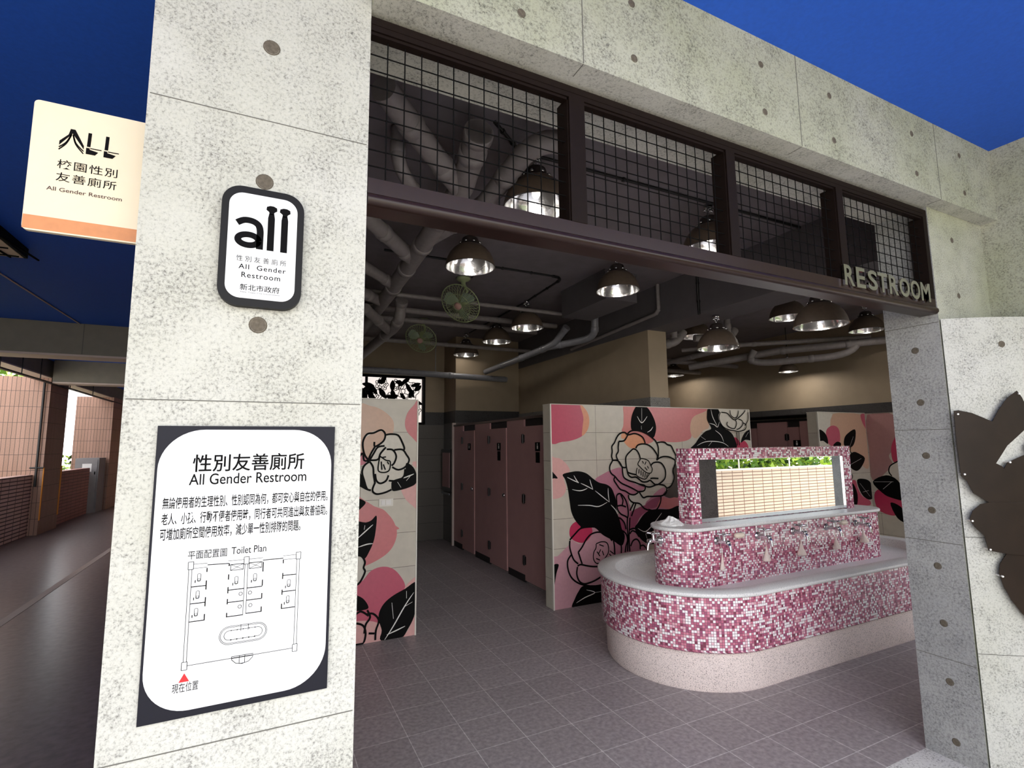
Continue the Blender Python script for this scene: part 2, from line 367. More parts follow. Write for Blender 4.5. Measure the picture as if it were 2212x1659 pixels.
ART_MID=[('B','rose',0,'2586,2023 2779,2022 2948,2013 3017,1969 3062,1904 3071,1818 3041,1733 2969,1674 2860,1636 2731,1620 2592,1628'),
('B','peach',0,'2963,2001 3017,1969 3062,1904 3071,1818 3041,1733 2977,1681 2987,1779 2998,1877'),
('B','pink',0,'3875,2037 4841,2039 4742,1968 4586,1920 4514,1864 4485,1764 4501,1675 4446,1631 4328,1610 4184,1606 3990,1623 3922,1634 3804,1698 3781,1781 3773,1886 3655,1906 3562,1883 3562,2008'),
('B','coral',0,'3532,2022 3674,2018 3708,1991 3643,1914 3621,1817 3635,1741 3547,1707 3489,1734 3513,1789 3522,1898'),
('B','tan',0,'4509,1675 4485,1764 4514,1864 4586,1920 4742,1963 4791,2003 4791,1788 4695,1742 4582,1653'),
('B','coral',0,'3555,1700 3643,1735 3730,1735 3817,1707 3913,1651 3920,1617 3865,1596 3802,1586 3779,1652 3719,1693 3659,1707 3580,1687'),
('B','orange',0,'3510,1633 3580,1687 3659,1700 3736,1680 3778,1645 3794,1597 3713,1570 3651,1543 3591,1551 3542,1585'),
('B','orange',0,'3483,1697 3530,1707 3550,1680 3528,1653 3485,1653'),
('B','blush',0,'2573,1451 2646,1462 2712,1448 2771,1403 2807,1358 2813,1320 2760,1284 2744,1241 2765,1177 2763,1128 2725,1080 2666,1059 2601,1059 2566,1076'),
('B','mauve',0,'3126,1232 3223,1280 3339,1322 3463,1339 3493,1251 3575,1202 3683,1144 3770,1133 3759,1100 3680,1077 3619,1053 3542,1037 3565,983 3692,976 3796,970 3888,1033 3999,1096 4063,1100 4078,1051 4240,980 4266,944 4280,866 4103,850 3878,858 3701,803 3653,707 3603,548 3276,578 3284,768 3408,823 3360,1047 3299,1141 3180,1191'),
('B','cream',0,'3567,1036 3627,1053 3688,1070 3737,1014 3869,1020 3888,1033 3796,970 3723,894 3563,944'),
('B','cream',0,'3571,943 3690,923 3757,892 3687,870 3617,841'),
('B','crimson',0,'2795,730 2814,781 2870,818 2935,824 3009,808 3064,761 3071,700 3031,642 2974,609 2919,607 2846,636 2802,677'),
('B','dusty',0,'2576,456 2655,506 2736,564 2791,603 2819,645 2900,601 2974,609 3031,642 3071,700 3064,761 3093,782 3227,764 3304,727 3331,663 3356,551 3349,397 3172,339 3164,114 2942,187 2885,113 2838,47 2814,-8 2565,-22'),
('B','mauve',0,'3331,663 3354,755 3366,801 3418,837 3477,809 3503,712 3510,648 3575,722 3659,748 3717,663 3702,567 3793,495 3759,450 3350,412 3336,553'),
('B','rosewood',0,'3342,709 3366,809 3427,828 3485,761 3501,680 3421,687'),
('B','rosewood',0,'3548,804 3571,866 3656,901 3773,927 3824,882 3704,817 3616,711 3543,701'),
('B','rosewood',0,'3773,927 3873,987 4005,1004 3979,931 3911,893 3836,890'),
('B','pink',0,'4005,996 4116,982 4252,991 4244,856 4131,859 3999,888 3933,896'),
('B','crimson',0,'5161,1639 5244,1651 5305,1592 5375,1615 5437,1556 5413,1486 5116,1490'),
('B','black',0,'3736,2034 3807,2036 3884,1967 3943,1876 3970,1792 3962,1721 3922,1658 3834,1700 3748,1735 3634,1738 3616,1803 3634,1900 3681,1984'),
('B','black',0,'2731,1294 2836,1316 2927,1319 3019,1294 3095,1240 3172,1195 3268,1171 3331,1126 3368,1046 3382,994 3386,889 3423,790 3444,704 3481,624 3436,531 3317,599 3200,660 3093,745 2955,755 2874,823 2824,913 2805,1020 2786,1151 2759,1240'),
('B','black',0,'2586,1370 2611,1326 2671,1259 2613,1261 2569,1253'),
('B','black',0,'2942,187 2886,143 2839,76 2810,-7 3009,-14 3159,-20 3235,-30 3242,157 3090,176'),
('B','black',0,'2583,405 2662,425 2634,341 2605,222 2570,191'),
('B','black',0,'4257,889 4108,865 3932,876 3813,867 3725,816 3659,748 3615,703 3643,637 3702,567 3784,520 3901,509 3957,545 3987,682 4099,715 4259,737'),
('B','darkbrown',0,'4237,1366 4186,1304 4183,1255 4208,1205 4157,1130 4117,1090 4070,1065 4031,1025 4111,987 4185,990 4260,1000 4272,1181'),
('B','black',0,'4792,2009 4933,2007 4978,1961 4948,1892 4998,1812 5089,1755 5196,1662 5181,1489 4496,1499 4563,1598 4628,1664 4724,1731 4820,1765 4765,1855 4762,1923'),
('B','black',0,'5541,1756 5419,1732 5345,1662 5314,1592 5392,1627 5529,1626'),
('B','cream',0,'4997,2002 5411,2011 5458,1970 5432,1875 5391,1791 5301,1732 5186,1738 5073,1755 4982,1823 4950,1915 4978,1961'),
('L','white',9,'3776,1986 3768,1825'),
('L','white',9,'3707,1894 3768,1822 3849,1896'),
('L','white',9,'3759,1790 3759,1749'),
('L','white',9,'3924,1781 3890,1742 3840,1718'),
('L','white',9,'2782,1264 2856,1230 2920,1202'),
('L','white',9,'2861,1280 2894,1228 2920,1202'),
('L','white',9,'2942,1198 3022,1163 3091,1128'),
('L','white',9,'3055,1232 3069,1183 3091,1128'),
('L','white',9,'2838,1140 2921,1123 2982,1130 3021,1144'),
('L','white',9,'3118,1114 3199,1055 3293,989'),
('L','white',9,'3282,1135 3283,1064 3293,989'),
('L','white',9,'2902,979 3042,970 3156,952 3265,989'),
('L','white',9,'3313,958 3370,903 3393,858'),
('L','white',9,'2978,145 3079,106 2957,74 2856,37'),
('L','white',9,'3079,106 3163,107'),
('L','white',9,'3656,692 3759,651 3881,731 3995,830'),
('L','white',9,'3759,651 3875,629 3973,638'),
('L','white',9,'3758,627 3776,577'),
('L','white',9,'4830,1993 4854,1902 4917,1800'),
('L','white',9,'4794,1827 4871,1811 4924,1783 4960,1846'),
('L','white',9,'4576,1564 4684,1602 4824,1613 4996,1594 5088,1548'),
('L','white',9,'4758,1557 4824,1613'),
('L','white',9,'4881,1743 4971,1686 5013,1606'),
('L','white',9,'4643,1669 4717,1630'),
('L','white',9,'5452,1721 5396,1662'),
('L','black',17,'3555,1694 3531,1714 3488,1714 3445,1694 3410,1653 3383,1607 3348,1567 3350,1514 3340,1461 3351,1421 3316,1369 3310,1323 3329,1283 3377,1249 3416,1208 3464,1173 3538,1143 3605,1114 3680,1077'),
('L','black',17,'3351,1421 3425,1413 3472,1348 3478,1292 3492,1238 3550,1203 3634,1179 3701,1156 3770,1140 3777,1106 3749,1080 3680,1077'),
('L','black',17,'3555,1694 3600,1728 3660,1738 3739,1731 3834,1700 3913,1651 3956,1616 3984,1560 3986,1504 3978,1442 3953,1408'),
('L','black',17,'3555,1687 3598,1694 3659,1704 3728,1687 3779,1652 3802,1597'),
('L','black',17,'3442,1620 3510,1626 3545,1660 3563,1687'),
('L','black',17,'3442,1620 3431,1559 3429,1513 3402,1470 3425,1413 3480,1345 3531,1343'),
('L','black',17,'3668,1543 3696,1577 3758,1590 3828,1583 3898,1547 3949,1491 3969,1449 3953,1408'),
('L','black',17,'3724,1433 3709,1481 3676,1523 3634,1537 3598,1517 3536,1464 3525,1404 3538,1310 3562,1282 3655,1259'),
('L','black',17,'3538,1310 3552,1263 3593,1234 3662,1232 3737,1182 3807,1179 3852,1191 3912,1147 3965,1145 4060,1203 4074,1293 4032,1364 3979,1386 3907,1381 3870,1354'),
('L','black',17,'3853,1211 3897,1213 3969,1207'),
('L','black',17,'3953,1408 4000,1434 4065,1447 4148,1438 4229,1401'),
('L','black',17,'4239,1408 4242,1451 4208,1508 4174,1565 4119,1580 4083,1605 4028,1609 3973,1602'),
('L','black',17,'4229,1401 4217,1345 4185,1290 4199,1212 4157,1130 4090,1098 4046,1128 3965,1145'),
('L','black',17,'3701,1156 3770,1133 3839,1120 3911,1134 3947,1146'),
('L','black',17,'4080,1092 4068,1044 4012,1019 3940,1016 3869,1017 3799,1020 3746,1010 3713,1042 3689,1076'),
('L','black',17,'3377,1249 3359,1217 3390,1170 3437,1115 3503,1092 3568,1056 3627,1049 3680,1070'),
('L','black',17,'3543,1050 3549,1010 3598,968 3691,949 3757,892 3869,858'),
('L','black',17,'3994,1014 3981,946 3933,881 3878,864 3809,882'),
('L','black',11,'3732,1433 3785,1425 3837,1403 3869,1348 3885,1313 3865,1272 3812,1274 3761,1303 3711,1345 3686,1373 3714,1413 3732,1433'),
('L','black',11,'3675,1333 3660,1286 3671,1245 3773,1207 3828,1246 3847,1273'),
('L','black',11,'3701,1318 3694,1271'),
('L','black',11,'3726,1304 3723,1250'),
('L','black',11,'3756,1289 3749,1235'),
('L','black',11,'3786,1275 3774,1224'),
('L','black',11,'3811,1260 3801,1227'),
('L','black',11,'3749,1405 3765,1378'),
('L','black',11,'3801,1397 3782,1364'),
('L','black',11,'3816,1349 3832,1321'),
('L','black',11,'3780,1336 3813,1301'),
('L','black',17,'2926,855 2944,816 2928,749'),
('L','black',17,'2926,855 2992,881 3059,892 3134,872 3210,828 3276,776 3313,726 3331,663 3397,602 3424,529 3421,459'),
('L','black',17,'2792,648 2857,702 2923,749 3016,757 3111,750 3206,727 3292,681 3319,617 3335,538 3337,452'),
('L','black',17,'2792,640 2790,574 2815,490 2841,443 2885,408'),
('L','black',17,'2889,520 2936,567 2984,631 3042,679 3118,696 3185,686 3261,645 3308,594'),
('L','black',17,'2889,520 2905,473 2918,435 2931,403'),
('L','black',17,'2876,387 2912,398 2985,379 3059,363 3154,353'),
('L','black',17,'2807,505 2765,458 2759,400 2775,332 2809,277 2862,234 2925,204 3016,178'),
('L','black',17,'2875,380 2864,314 2889,245 2943,209 3017,211 3092,228 3169,257'),
('L','black',17,'3367,824 3426,812 3475,761 3492,697'),
('L','black',17,'3340,662 3381,690 3441,685 3490,649 3507,585 3484,524 3471,462'),
('L','black',17,'3517,806 3530,853 3523,934 3496,1007 3438,1067 3387,1053 3384,982 3391,910 3429,860 3488,832 3518,814'),
('L','black',17,'3382,942 3442,946 3502,927'),
('L','black',17,'3437,1059 3465,1001 3452,946'),
('L','black',17,'3518,822 3509,727 3514,616 3502,467'),
('L','black',17,'3548,812 3538,709 3528,599 3532,464'),
('L','black',17,'3552,884 3607,961'),
('L','black',17,'3570,826 3638,959'),
('L','black',17,'3532,685 3584,697 3646,692'),
('L','black',17,'3541,645 3573,674 3623,654 3662,603'),
('L','black',17,'3545,518 3578,570 3630,582 3669,538 3671,474'),
('L','black',17,'3668,507 3720,510 3760,466'),
('L','black',11,'3105,582 3163,596 3230,586 3257,545 3255,484 3214,434 3155,394 3098,393 3067,442 3074,501 3103,544 3105,582'),
('L','black',11,'3143,571 3199,550'),
('L','black',11,'3112,505 3148,456'),
('L','black',11,'3178,506 3196,459'),
('L','black',11,'3243,439 3281,412'),
('L','black',11,'3264,467 3301,433'),
('L','black',11,'3275,497 3322,461'),
('L','black',11,'3100,438 3146,418'),
('L','black',11,'3160,523 3130,481'),
('L','black',12,'4994,1962 5090,1952 5151,1906 5214,1872 5300,1908 5390,1969 5419,2011'),
('L','black',12,'5089,1847 5078,1812 5124,1778 5205,1767 5243,1825 5231,1872'),
('L','black',12,'5281,1884 5346,1862 5351,1815 5288,1767 5237,1755'),
('L','black',12,'5353,1838 5410,1815 5387,1756 5285,1732 5202,1738 5089,1755 4997,1800 4948,1892 4978,1961'),
('L','black',12,'5392,1803 5449,1875 5458,1970'),
('L','black',12,'5234,1720 5236,1558'),
('L','black',12,'5275,1720 5269,1558'),
('L','black',12,'5142,1988 5153,1929 5216,1895 5268,1920 5292,2003')]
ART_LEFT=[('B','tan',0,'709,1927 822,1939 915,1908 999,1839 1023,1768 1002,1662 944,1603 841,1558 719,1515'),
('B','pink',0,'1251,2025 1202,1963 1142,1889 1119,1804 1132,1733 1182,1673 1256,1642'),
('B','rose',0,'718,1537 808,1536 810,1467 743,1435 710,1447'),
('B','blush',0,'1092,1239 1175,1247 1248,1291 1250,1056 1190,1083 1129,1144'),
('B','blush',0,'1197,1458 1258,1445 1259,1385 1197,1423'),
('B','pink',0,'705,1178 795,1140 886,1079 967,1017 1038,932 1062,885 712,913'),
('B','pink',0,'691,1091 905,1078 993,1012 1044,935 1064,849 1035,755 974,689 879,639 785,608 704,589'),
('B','rose',0,'707,450 787,498 856,571 952,592 1038,563 1101,496 1140,419 1128,338 1044,220 949,141 714,177'),
('B','blush',0,'714,177 925,145 963,24 928,-16 719,-14'),
('B','blush',0,'1152,418 1240,479 1241,407 1140,372'),
('B','blush',0,'1219,147 1244,143 1246,-23 1121,-14 1170,48'),
('B','cream',0,'809,1490 774,1548 761,1628 793,1697 895,1732 942,1709 978,1697 1049,1685 1098,1602 1111,1554 1160,1483 1125,1401 1126,1354 1055,1298 1020,1288 1009,1243 952,1200 884,1192 826,1228 780,1298 761,1378 744,1401'),
('B','tan',0,'774,1559 766,1640 805,1685 895,1726 948,1697 932,1638 864,1593 809,1502'),
('B','black',0,'1136,1448 1197,1411 1229,1339 1223,1268 1163,1236 1080,1216 1021,1213 1009,1254 1020,1300 1114,1331 1131,1377'),
('B','black',0,'711,1379 745,1373 780,1309 815,1229 759,1254 714,1290'),
('B','black',0,'706,1167 795,1134 763,1086 708,1056'),
('B','black',0,'694,962 800,965 847,980 889,1013 885,899 869,806 835,726 795,671 735,712 701,704'),
('B','black',0,'709,393 791,359 839,284 804,266 712,279'),
('B','cream',0,'701,704 771,697 795,660 802,601 786,533 741,469 707,456'),
('B','black',0,'1241,431 1140,390 1042,349 970,300 929,236 924,168 950,83 946,4 1109,-6 1170,60 1219,147 1243,262'),
('L','white',10,'1096,1314 1162,1335 1204,1351'),
('L','white',10,'1138,1295 1174,1335'),
('L','white',10,'1061,1287 1092,1239'),
('L','white',10,'738,841 801,894 860,943'),
('L','white',10,'745,770 816,787 863,788'),
('L','white',10,'789,907 794,942'),
('L','white',10,'975,5 1046,103 1142,253 1216,350'),
('L','white',10,'993,42 1071,64 1145,87'),
('L','white',10,'1030,292 1045,161'),
('L','white',10,'1142,247 1205,274'),
('L','white',10,'1153,370 1154,310'),
('L','black',16,'809,1479 774,1536 761,1628 793,1697 850,1709 913,1734 948,1697 932,1638 864,1593 857,1633'),
('L','black',16,'948,1691 1001,1699 1061,1687 1097,1626 1116,1578 1111,1560'),
('L','black',16,'864,1593 831,1536 809,1479'),
('L','black',16,'944,1598 887,1587 853,1535 821,1478'),
('L','black',16,'956,1586 911,1534 889,1483 821,1478'),
('L','black',16,'962,1568 1015,1562 1046,1508 1029,1450 1006,1428'),
('L','black',16,'1027,1562 1098,1564 1135,1519 1160,1471 1125,1413 1065,1391 1012,1416'),
('L','black',16,'1125,1395 1114,1331 1055,1298 985,1301'),
('L','black',16,'869,1363 881,1305 916,1281 962,1302 982,1347'),
('L','black',16,'870,1289 849,1227 883,1194 952,1202 1010,1225'),
('L','black',16,'821,1467 850,1421 857,1352 870,1283'),
('L','black',16,'821,1467 777,1434 761,1378 780,1309 804,1241 837,1228'),
('L','black',16,'730,1503 763,1537 775,1479 821,1473'),
('L','black',16,'1020,1288 1015,1242'),
('L','black',11,'906,1511 895,1442 897,1385 949,1372 989,1393 994,1463 958,1475 906,1511'),
('L','black',11,'923,1499 958,1504'),
('L','black',11,'936,1441 954,1395'),
('L','black',11,'970,1463 982,1440'),
('L','black',11,'918,1465 925,1395'),
('L','black',16,'712,709 771,697 801,647 791,602 803,566 764,489 719,461'),
('L','black',16,'817,230 876,227 924,168 902,91 898,0'),
('L','black',16,'726,176 796,148 820,81 799,6 730,7'),
('L','black',16,'828,263 853,202 819,150 809,83'),
('L','black',16,'844,78 891,70'),
('L','black',16,'736,242 781,258 841,215')]
ART_RIGHT=[('B','cream',0,'6834,1984 7187,1973 7145,1542 6826,1545'),
('B','tan',0,'7188,1980 7837,1980 8002,1768 7937,1239 7778,1244 7699,1412 7499,1456 7276,1541 7115,1562'),
('B','rose',0,'7010,1744 7149,1816 7277,1786 7313,1683 7282,1581 7142,1522 7021,1583'),
('B','rose',0,'7837,1980 7979,1972 7966,1768 7871,1853'),
('B','rose',0,'7468,1009 7575,1045 7625,920 7713,814 7877,744 7868,683 7591,689 7461,727'),
('B','black',0,'6852,1754 6945,1734 7016,1664 7025,1563 6928,1604 6841,1614'),
('B','black',0,'7146,1552 7234,1592 7314,1571 7290,1524 7159,1526'),
('B','black',0,'7665,1767 7664,1641 7596,1538 7507,1508 7407,1519 7382,1581 7447,1683'),
('B','black',0,'7490,1395 7600,1444 7734,1411 7847,1346 7740,1224 7629,1176 7514,1210 7472,1272'),
('B','black',0,'7448,989 7532,986 7596,841 7558,701 7459,717'),
('B','black',0,'7609,1043 7785,1057 7919,1011 7974,904 7954,781 7828,767 7685,857'),
('L','black',16,'7545,1538 7516,1456 7561,1414'),
('L','black',16,'7458,1171 7516,1108 7474,1049'),
('L','white',10,'7508,1518 7615,1662'),
('L','white',10,'7506,1272 7759,1348'),
('L','white',10,'7672,1000 7887,805'),
('L','white',10,'7722,875 7865,889')]
ART_SIDE=[('B','dustyrose',0,'4419,1980 4059,1949 4076,1553 4183,1390 4158,1249 4426,1032 4439,1450'),
('B','crimson',0,'4049,1654 4120,1574 4149,1452 4134,1310 4045,1292'),
('B','crimson',0,'4424,825 4339,913 4119,870 4055,776 4064,677 4164,568 4293,573 4401,642'),
('B','black',0,'4428,1011 4245,1113 4102,1050 4012,859 4037,778 4198,803 4306,855'),
('B','black',0,'4223,731 4098,694 4005,548 4012,469 4149,530'),
('B','cream',0,'4079,1311 4177,1248 4203,1166 4171,1107 4099,1090 4025,1114 4009,1293'),
('L','black',16,'4079,1311 4177,1248 4203,1166 4171,1107'),
('L','white',10,'4408,1012 4159,1027'),
('L','white',10,'4300,916 4178,1026')]
# ------------------------------------------------------------------ the setting
mb = MB(); mb.face([(0.23, 1.637, 0), (7.95, 1.637, 0), (7.95, 8.8, 0), (0.23, 8.8, 0)]); struct('floor', mb, 'floor_tile')
mb = MB(); mb.face([(-0.6, -1.6, 0), (12, -1.6, 0), (12, 1.637, 0), (-0.6, 1.637, 0)]); struct('floor_front', mb, 'aggregate')
mb = MB(); mb.face([(-4.1, -1.6, 0), (-0.6, -1.6, 0), (-0.6, 1.637, 0), (-4.1, 1.637, 0)]); mb.face([(-4.1, 1.637, 0), (0.23, 1.637, 0), (0.23, 21, 0), (-4.1, 21, 0)]); struct('floor_corridor', mb, 'corridor_floor')
mb = MB(); mb.box(-2.15, -2.07, 5.0, 20.8, 0.0005, 0.003); struct('floor_stripe_line', mb, 'stripe')
mb = MB(); mb.face([(-60, -60, -0.03), (60, -60, -0.03), (60, 80, -0.03), (-60, 80, -0.03)]); struct('ground', mb, 'ground')

def tie_holes(mb, pts, y, r, m, axis='Y'):
    for p in pts:
        if axis == 'Y': mb.lathe([(r, -0.0005), (r*0.98, 0.001), (r*0.80, -0.0002)], (p[0], y, p[1]), m, 20, True, 'Y'); mb.disc((p[0], y-0.0006, p[1]), r*0.82, 20, m)
        else: mb.lathe([(r, 0.0005), (r*0.98, -0.001), (r*0.80, 0.0002)], (y, p[0], p[1]), m, 20, True, 'X'); mb.disc((y-0.0006, p[0], p[1]), r*0.82, 20, m, 'X')
# left front column
mb = MB(); mb.box(-0.28, 0.23, 1.375, 1.635, 0, 3.29)
for z in (2.437, 1.708, 0.955): mb.box(-0.276, 0.226, 1.3742, 1.38, z-0.0012, z+0.0012, 1)
tie_holes(mb, [(-0.023, 2.644), (-0.024, 2.270), (-0.023, 1.898)], 1.375, 0.021, 2)
struct('wall_front_left', mb, ['concrete', 'dark_joint', 'plug'])
# middle pillar and the bowed wall in front of it
mb = MB(); mb.box(3.19, 4.87, 1.375, 1.637, 0, 2.862); mb.m[2] = 3  # front face takes the tinted concrete, its yellow-green light painted in
for z in (2.222, 1.656, 1.073, 0.49): mb.box(3.1894, 3.2, 1.378, 1.634, z-0.0016, z+0.0016, 1)
tie_holes(mb, [(1.497, 2.087-0.2846*k) for k in range(8)], 3.19, 0.018, 2, 'X')
tie_holes(mb, [(3.425, 2.711), (3.43, 2.392), (3.425, 2.06)], 1.375, 0.016, 2)
struct('wall_front_middle', mb, ['concrete_pillar', 'dark_joint', 'plug', 'concrete_shade_tint'])
BX, BY, BR = 4.09, 2.46, 1.416
def bow(a, r=BR): return (BX+r*math.sin(a), BY-r*math.cos(a))
mb = MB(); A = [-0.689+1.378*k/40 for k in range(41)]
mb.grid([[(*bow(a), 0) for a in A], [(*bow(a), 2.234) for a in A]], 0)
mb.poly([bow(a) for a in A], lambda u, v: (u, v, 2.234))
for z in (1.115, 0.56, 1.67): mb.grid([[(*bow(a, BR+0.0008), z-0.0015) for a in A], [(*bow(a, BR+0.0008), z+0.0015) for a in A]], 1)
for a, z in ((-0.497, 2.09), (-0.497, 0.40), (0.0, 2.09), (0.45, 2.09)):
    x, y = bow(a, BR+0.001); ca, sa = math.cos(a), math.sin(a)
    mb.face([(x+0.017*math.cos(t*PI/8)*ca, y+0.017*math.cos(t*PI/8)*sa, z+0.017*math.sin(t*PI/8)) for t in range(16)], 2)
struct('wall_front_bowed', mb, ['concrete', 'dark_joint', 'plug'])
mb = MB(); mb.box(7.5, 8.2, 1.375, 1.635, 0, 2.862); struct('wall_front_right', mb, 'concrete_pillar')
# lintel and cross beam
mb = MB(); mb.box(0.231, 8.2, 1.295, 1.638, 2.862, 3.42); mb.m[0] = 3  # underside skips the painted shade tint so it reads lighter
for x in (0.911, 2.036, 3.167): mb.box(x-0.0018, x+0.0018, 1.2942, 1.30, 2.864, 3.29, 1); mb.box(x-0.0014, x+0.0014, 1.296, 1.36, 2.8613, 2.87, 1)
tie_holes(mb, [(0.679, 2.957), (1.127, 3.173), (1.129, 2.958), (1.806, 3.168), (1.811, 2.956), (2.263, 3.170), (2.269, 2.953), (2.94, 3.17), (2.948, 2.955), (3.415, 3.171), (3.427, 2.954)], 1.295, 0.015, 2)
struct('lintel_front', mb, ['concrete_shade_tint', 'dark_joint', 'plug', 'concrete'])
mb = MB(); mb.box(3.78, 4.4, -0.9, 1.376, 2.236, 3.30); struct('beam_cross', mb, 'concrete_shade_tint')
# blue ceiling of the covered walk
mb = MB(); mb.box(-4.0, 9.0, -0.9, 1.30, 3.29, 3.45); mb.box(-4.0, 0.0, 1.30, 20.5, 3.29, 3.45); struct('ceiling_corridor', mb, 'blue_paint')
# room shell
mb = MB(); mb.box(0.23, 7.95, 1.638, 8.9, 3.42, 3.55); struct('ceiling', mb, 'ceiling_paint')
mb = MB(); mb.box(-0.02, 0.229, 1.636, 8.9, 0, 3.42); struct('wall_left', mb, 'wall_tile')
mb = MB(); mb.box(7.95, 8.2, 1.636, 8.9, 0, 2.0, 0); mb.box(7.95, 8.2, 1.636, 8.9, 2.14, 3.42, 1); mb.box(7.935, 8.2, 1.636, 8.9, 2.0, 2.14, 2); mb.box(7.94, 7.951, 1.636, 8.6, 0, 0.09, 3)
wall_right = struct('wall_right', mb, ['mural_tile', 'beige_paint', 'granite', 'black'])
mb = MB()   # back wall with the window opening X 0.6..2.5, Z 1.95..2.80
mb.box(0.23, 7.95, 8.6, 8.85, 0, 1.95, 0); mb.box(2.52, 7.95, 8.6, 8.85, 2.17, 3.42, 1); mb.box(0.23, 2.52, 8.6, 8.85, 2.80, 3.42, 1); mb.box(0.23, 0.55, 8.6, 8.85, 1.95, 2.80, 1)
mb.box(2.52, 7.95, 8.59, 8.85, 1.95, 2.17, 2)
mb.box(2.86, 4.1, 8.0, 8.62, 2.17, 3.42, 1); mb.box(2.85, 4.1, 7.995, 8.62, 1.97, 2.17, 2); mb.box(2.855, 4.1, 8.0, 8.62, 0, 1.97, 0)
mb.box(4.1, 5.3, 8.0, 8.62, 0, 1.97, 0); mb.box(4.1, 5.3, 8.0, 8.62, 2.17, 3.42, 1); mb.box(4.1, 5.3, 7.995, 8.62, 1.97, 2.17, 2)
struct('wall_back', mb, ['wall_tile', 'beige_paint', 'granite'])
mb = MB(); mb.box(4.04, 4.32, 4.6, 8.0, 2.13, 2.93, 0); mb.box(4.03, 4.33, 4.59, 8.0, 2.0, 2.13, 1); mb.box(4.05, 4.31, 4.61, 8.0, 0, 2.0, 2)
struct('wall_middle', mb, ['beige_paint', 'granite_grey', 'wall_tile'])
mb = MB(); mb.box(4.04, 4.42, 1.64, 8.0, 2.93, 3.42); struct('beam_middle', mb, 'beam_paint')
# window
w1 = MB(); 
for b in ((0.55, 2.52, 8.66, 8.70, 1.95, 1.99), (0.55, 2.52, 8.66, 8.70, 2.76, 2.80), (0.55, 0.59, 8.66, 8.70, 1.99, 2.76), (2.48, 2.52, 8.66, 8.70, 1.99, 2.76), (1.5, 1.54, 8.66, 8.70, 1.99, 2.76), (0.55, 2.52, 8.66, 8.70, 2.30, 2.33)): w1.box(*b)
wo = tag(w1.build('window_1', 'black'), kind='structure')
mb = MB(); mb.box(0.57, 2.5, 8.675, 8.68, 1.97, 2.78); mb.build('pane', 'glass_pane', wo)
# corridor on the left
mb = MB(); mb.box(-4.0, -0.02, 8.65, 9.0, 2.85, 3.30); mb.box(-4.0, -0.02, 8.64, 9.01, 2.835, 2.862, 1); mb.box(-2.26, -2.25, 8.648, 8.66, 2.87, 3.29, 2)  # pale strip below paints the lit bottom edge of the beam
struct('beam_corridor', mb, ['corridor_beam', 'pale_paint_and_lit_edge', 'dark_joint'])
mb = MB(); mb.box(-3.65, -0.02, 12.46, 12.8, 2.86, 3.30); mb.box(-3.65, -0.02, 12.45, 12.81, 2.845, 2.872, 1); struct('beam_corridor_far', mb, ['corridor_beam', 'pale_paint_and_lit_edge'])  # lit bottom edge painted as a pale strip here too
mb = MB(); mb.box(-4.0, -3.72, 1.7, 20.5, 2.98, 3.30); mb.box(-4.0, -3.72, 1.7, 20.5, 2.96, 2.985, 1); struct('beam_edge', mb, ['corridor_beam', 'pale_paint_and_lit_edge'])  # pale underside is light on the beam put into the colour
mb = MB(); mb.box(-4.62, -3.72, 12.65, 13.65, 0, 2.97); struct('column_near', mb, 'facade_tile')
mb = MB(); mb.box(-4.45, -3.66, 17.0, 18.0, 0, 2.97); struct('column_far', mb, 'facade_tile')
mb = MB(); mb.box(-4.05, -3.86, 8.6, 12.65, 0, 1.12); struct('wall_parapet_near', mb, 'parapet_pink')
mb = MB(); mb.box(-4.1, -3.9, -1.3, 8.6, 0, 3.29); struct('wall_light_block', mb, 'facade_tile')  # unseen wall, added to block side light and darken the corridor ceiling
mb = MB(); mb.box(-4.05, -3.86, 13.65, 16.2, 0, 1.12); struct('wall_parapet_far', mb, 'pink_brick')
mb = MB(); mb.box(-4.4, 0.0, 20.5, 20.8, 0, 3.3); struct('wall_corridor_end', mb, 'facade_tile')
mb = MB(); mb.box(-0.03, -0.02, 1.64, 20.5, 0, 3.29); struct('wall_corridor_side', mb, 'facade_tile')
mb = MB(); mb.box(2.2, 12, -1.60, -1.45, 0, 1.02); mb.box(2.2, 12, -1.62, -1.43, 1.02, 1.045, 1); struct('wall_parapet_front', mb, ['parapet_tile', 'pale_paint_and_lit_edge'])

# ------------------------------------------------------------------ mural walls
AM = ['art_'+k for k in ('cream','pink','rose','coral','tan','peach','orange','blush','mauve','crimson','dusty','rosewood','dustyrose','darkbrown','black','white')]
AI = {k[4:]: i for i, k in enumerate(AM)}
def artwork(data, u0, u1, z0, z1, place):
    mb = MB(); d = 0.0004
    for kind, m, w, s in data:
        p = [tuple(int(t)/1000 for t in q.split(',')) for q in s.split()]
        d += 0.00012
        cl = lambda u, v, d=d: place(min(max(u, u0), u1), min(max(v, z0), z1), d)
        if kind == 'B': mb.poly(smooth(p, True), cl, AI[m])
        else:
            q = [t for t in smooth(p, False) if u0 <= t[0] <= u1 and z0 <= t[1] <= z1]
            if len(q) > 1: stroke(mb, q, w/1000, cl, AI[m], m == 'white')
    return mb
def mural(x0, x1, data, label, org, edge):
    t = thing('mural_partition', org, label, 'partition wall')
    mb = MB(); mb.box(x0, x1, 4.45, 4.60, 0, 2.0); mb.build('tiled_panel', 'mural_tile', t)
    artwork(data, x0+0.004, x1-0.004, 0.002, 1.998, lambda u, v, d: (u, 4.45-d, v)).build('mural_artwork', AM, t)
    mb = MB()
    for e in edge: mb.box(e-0.006, e+0.006, 4.443, 4.462, 0, 2.003)
    mb.box(x0, x1, 4.445, 4.605, 2.0, 2.006); mb.build('edge_trim', 'white_plastic', t)
    return t
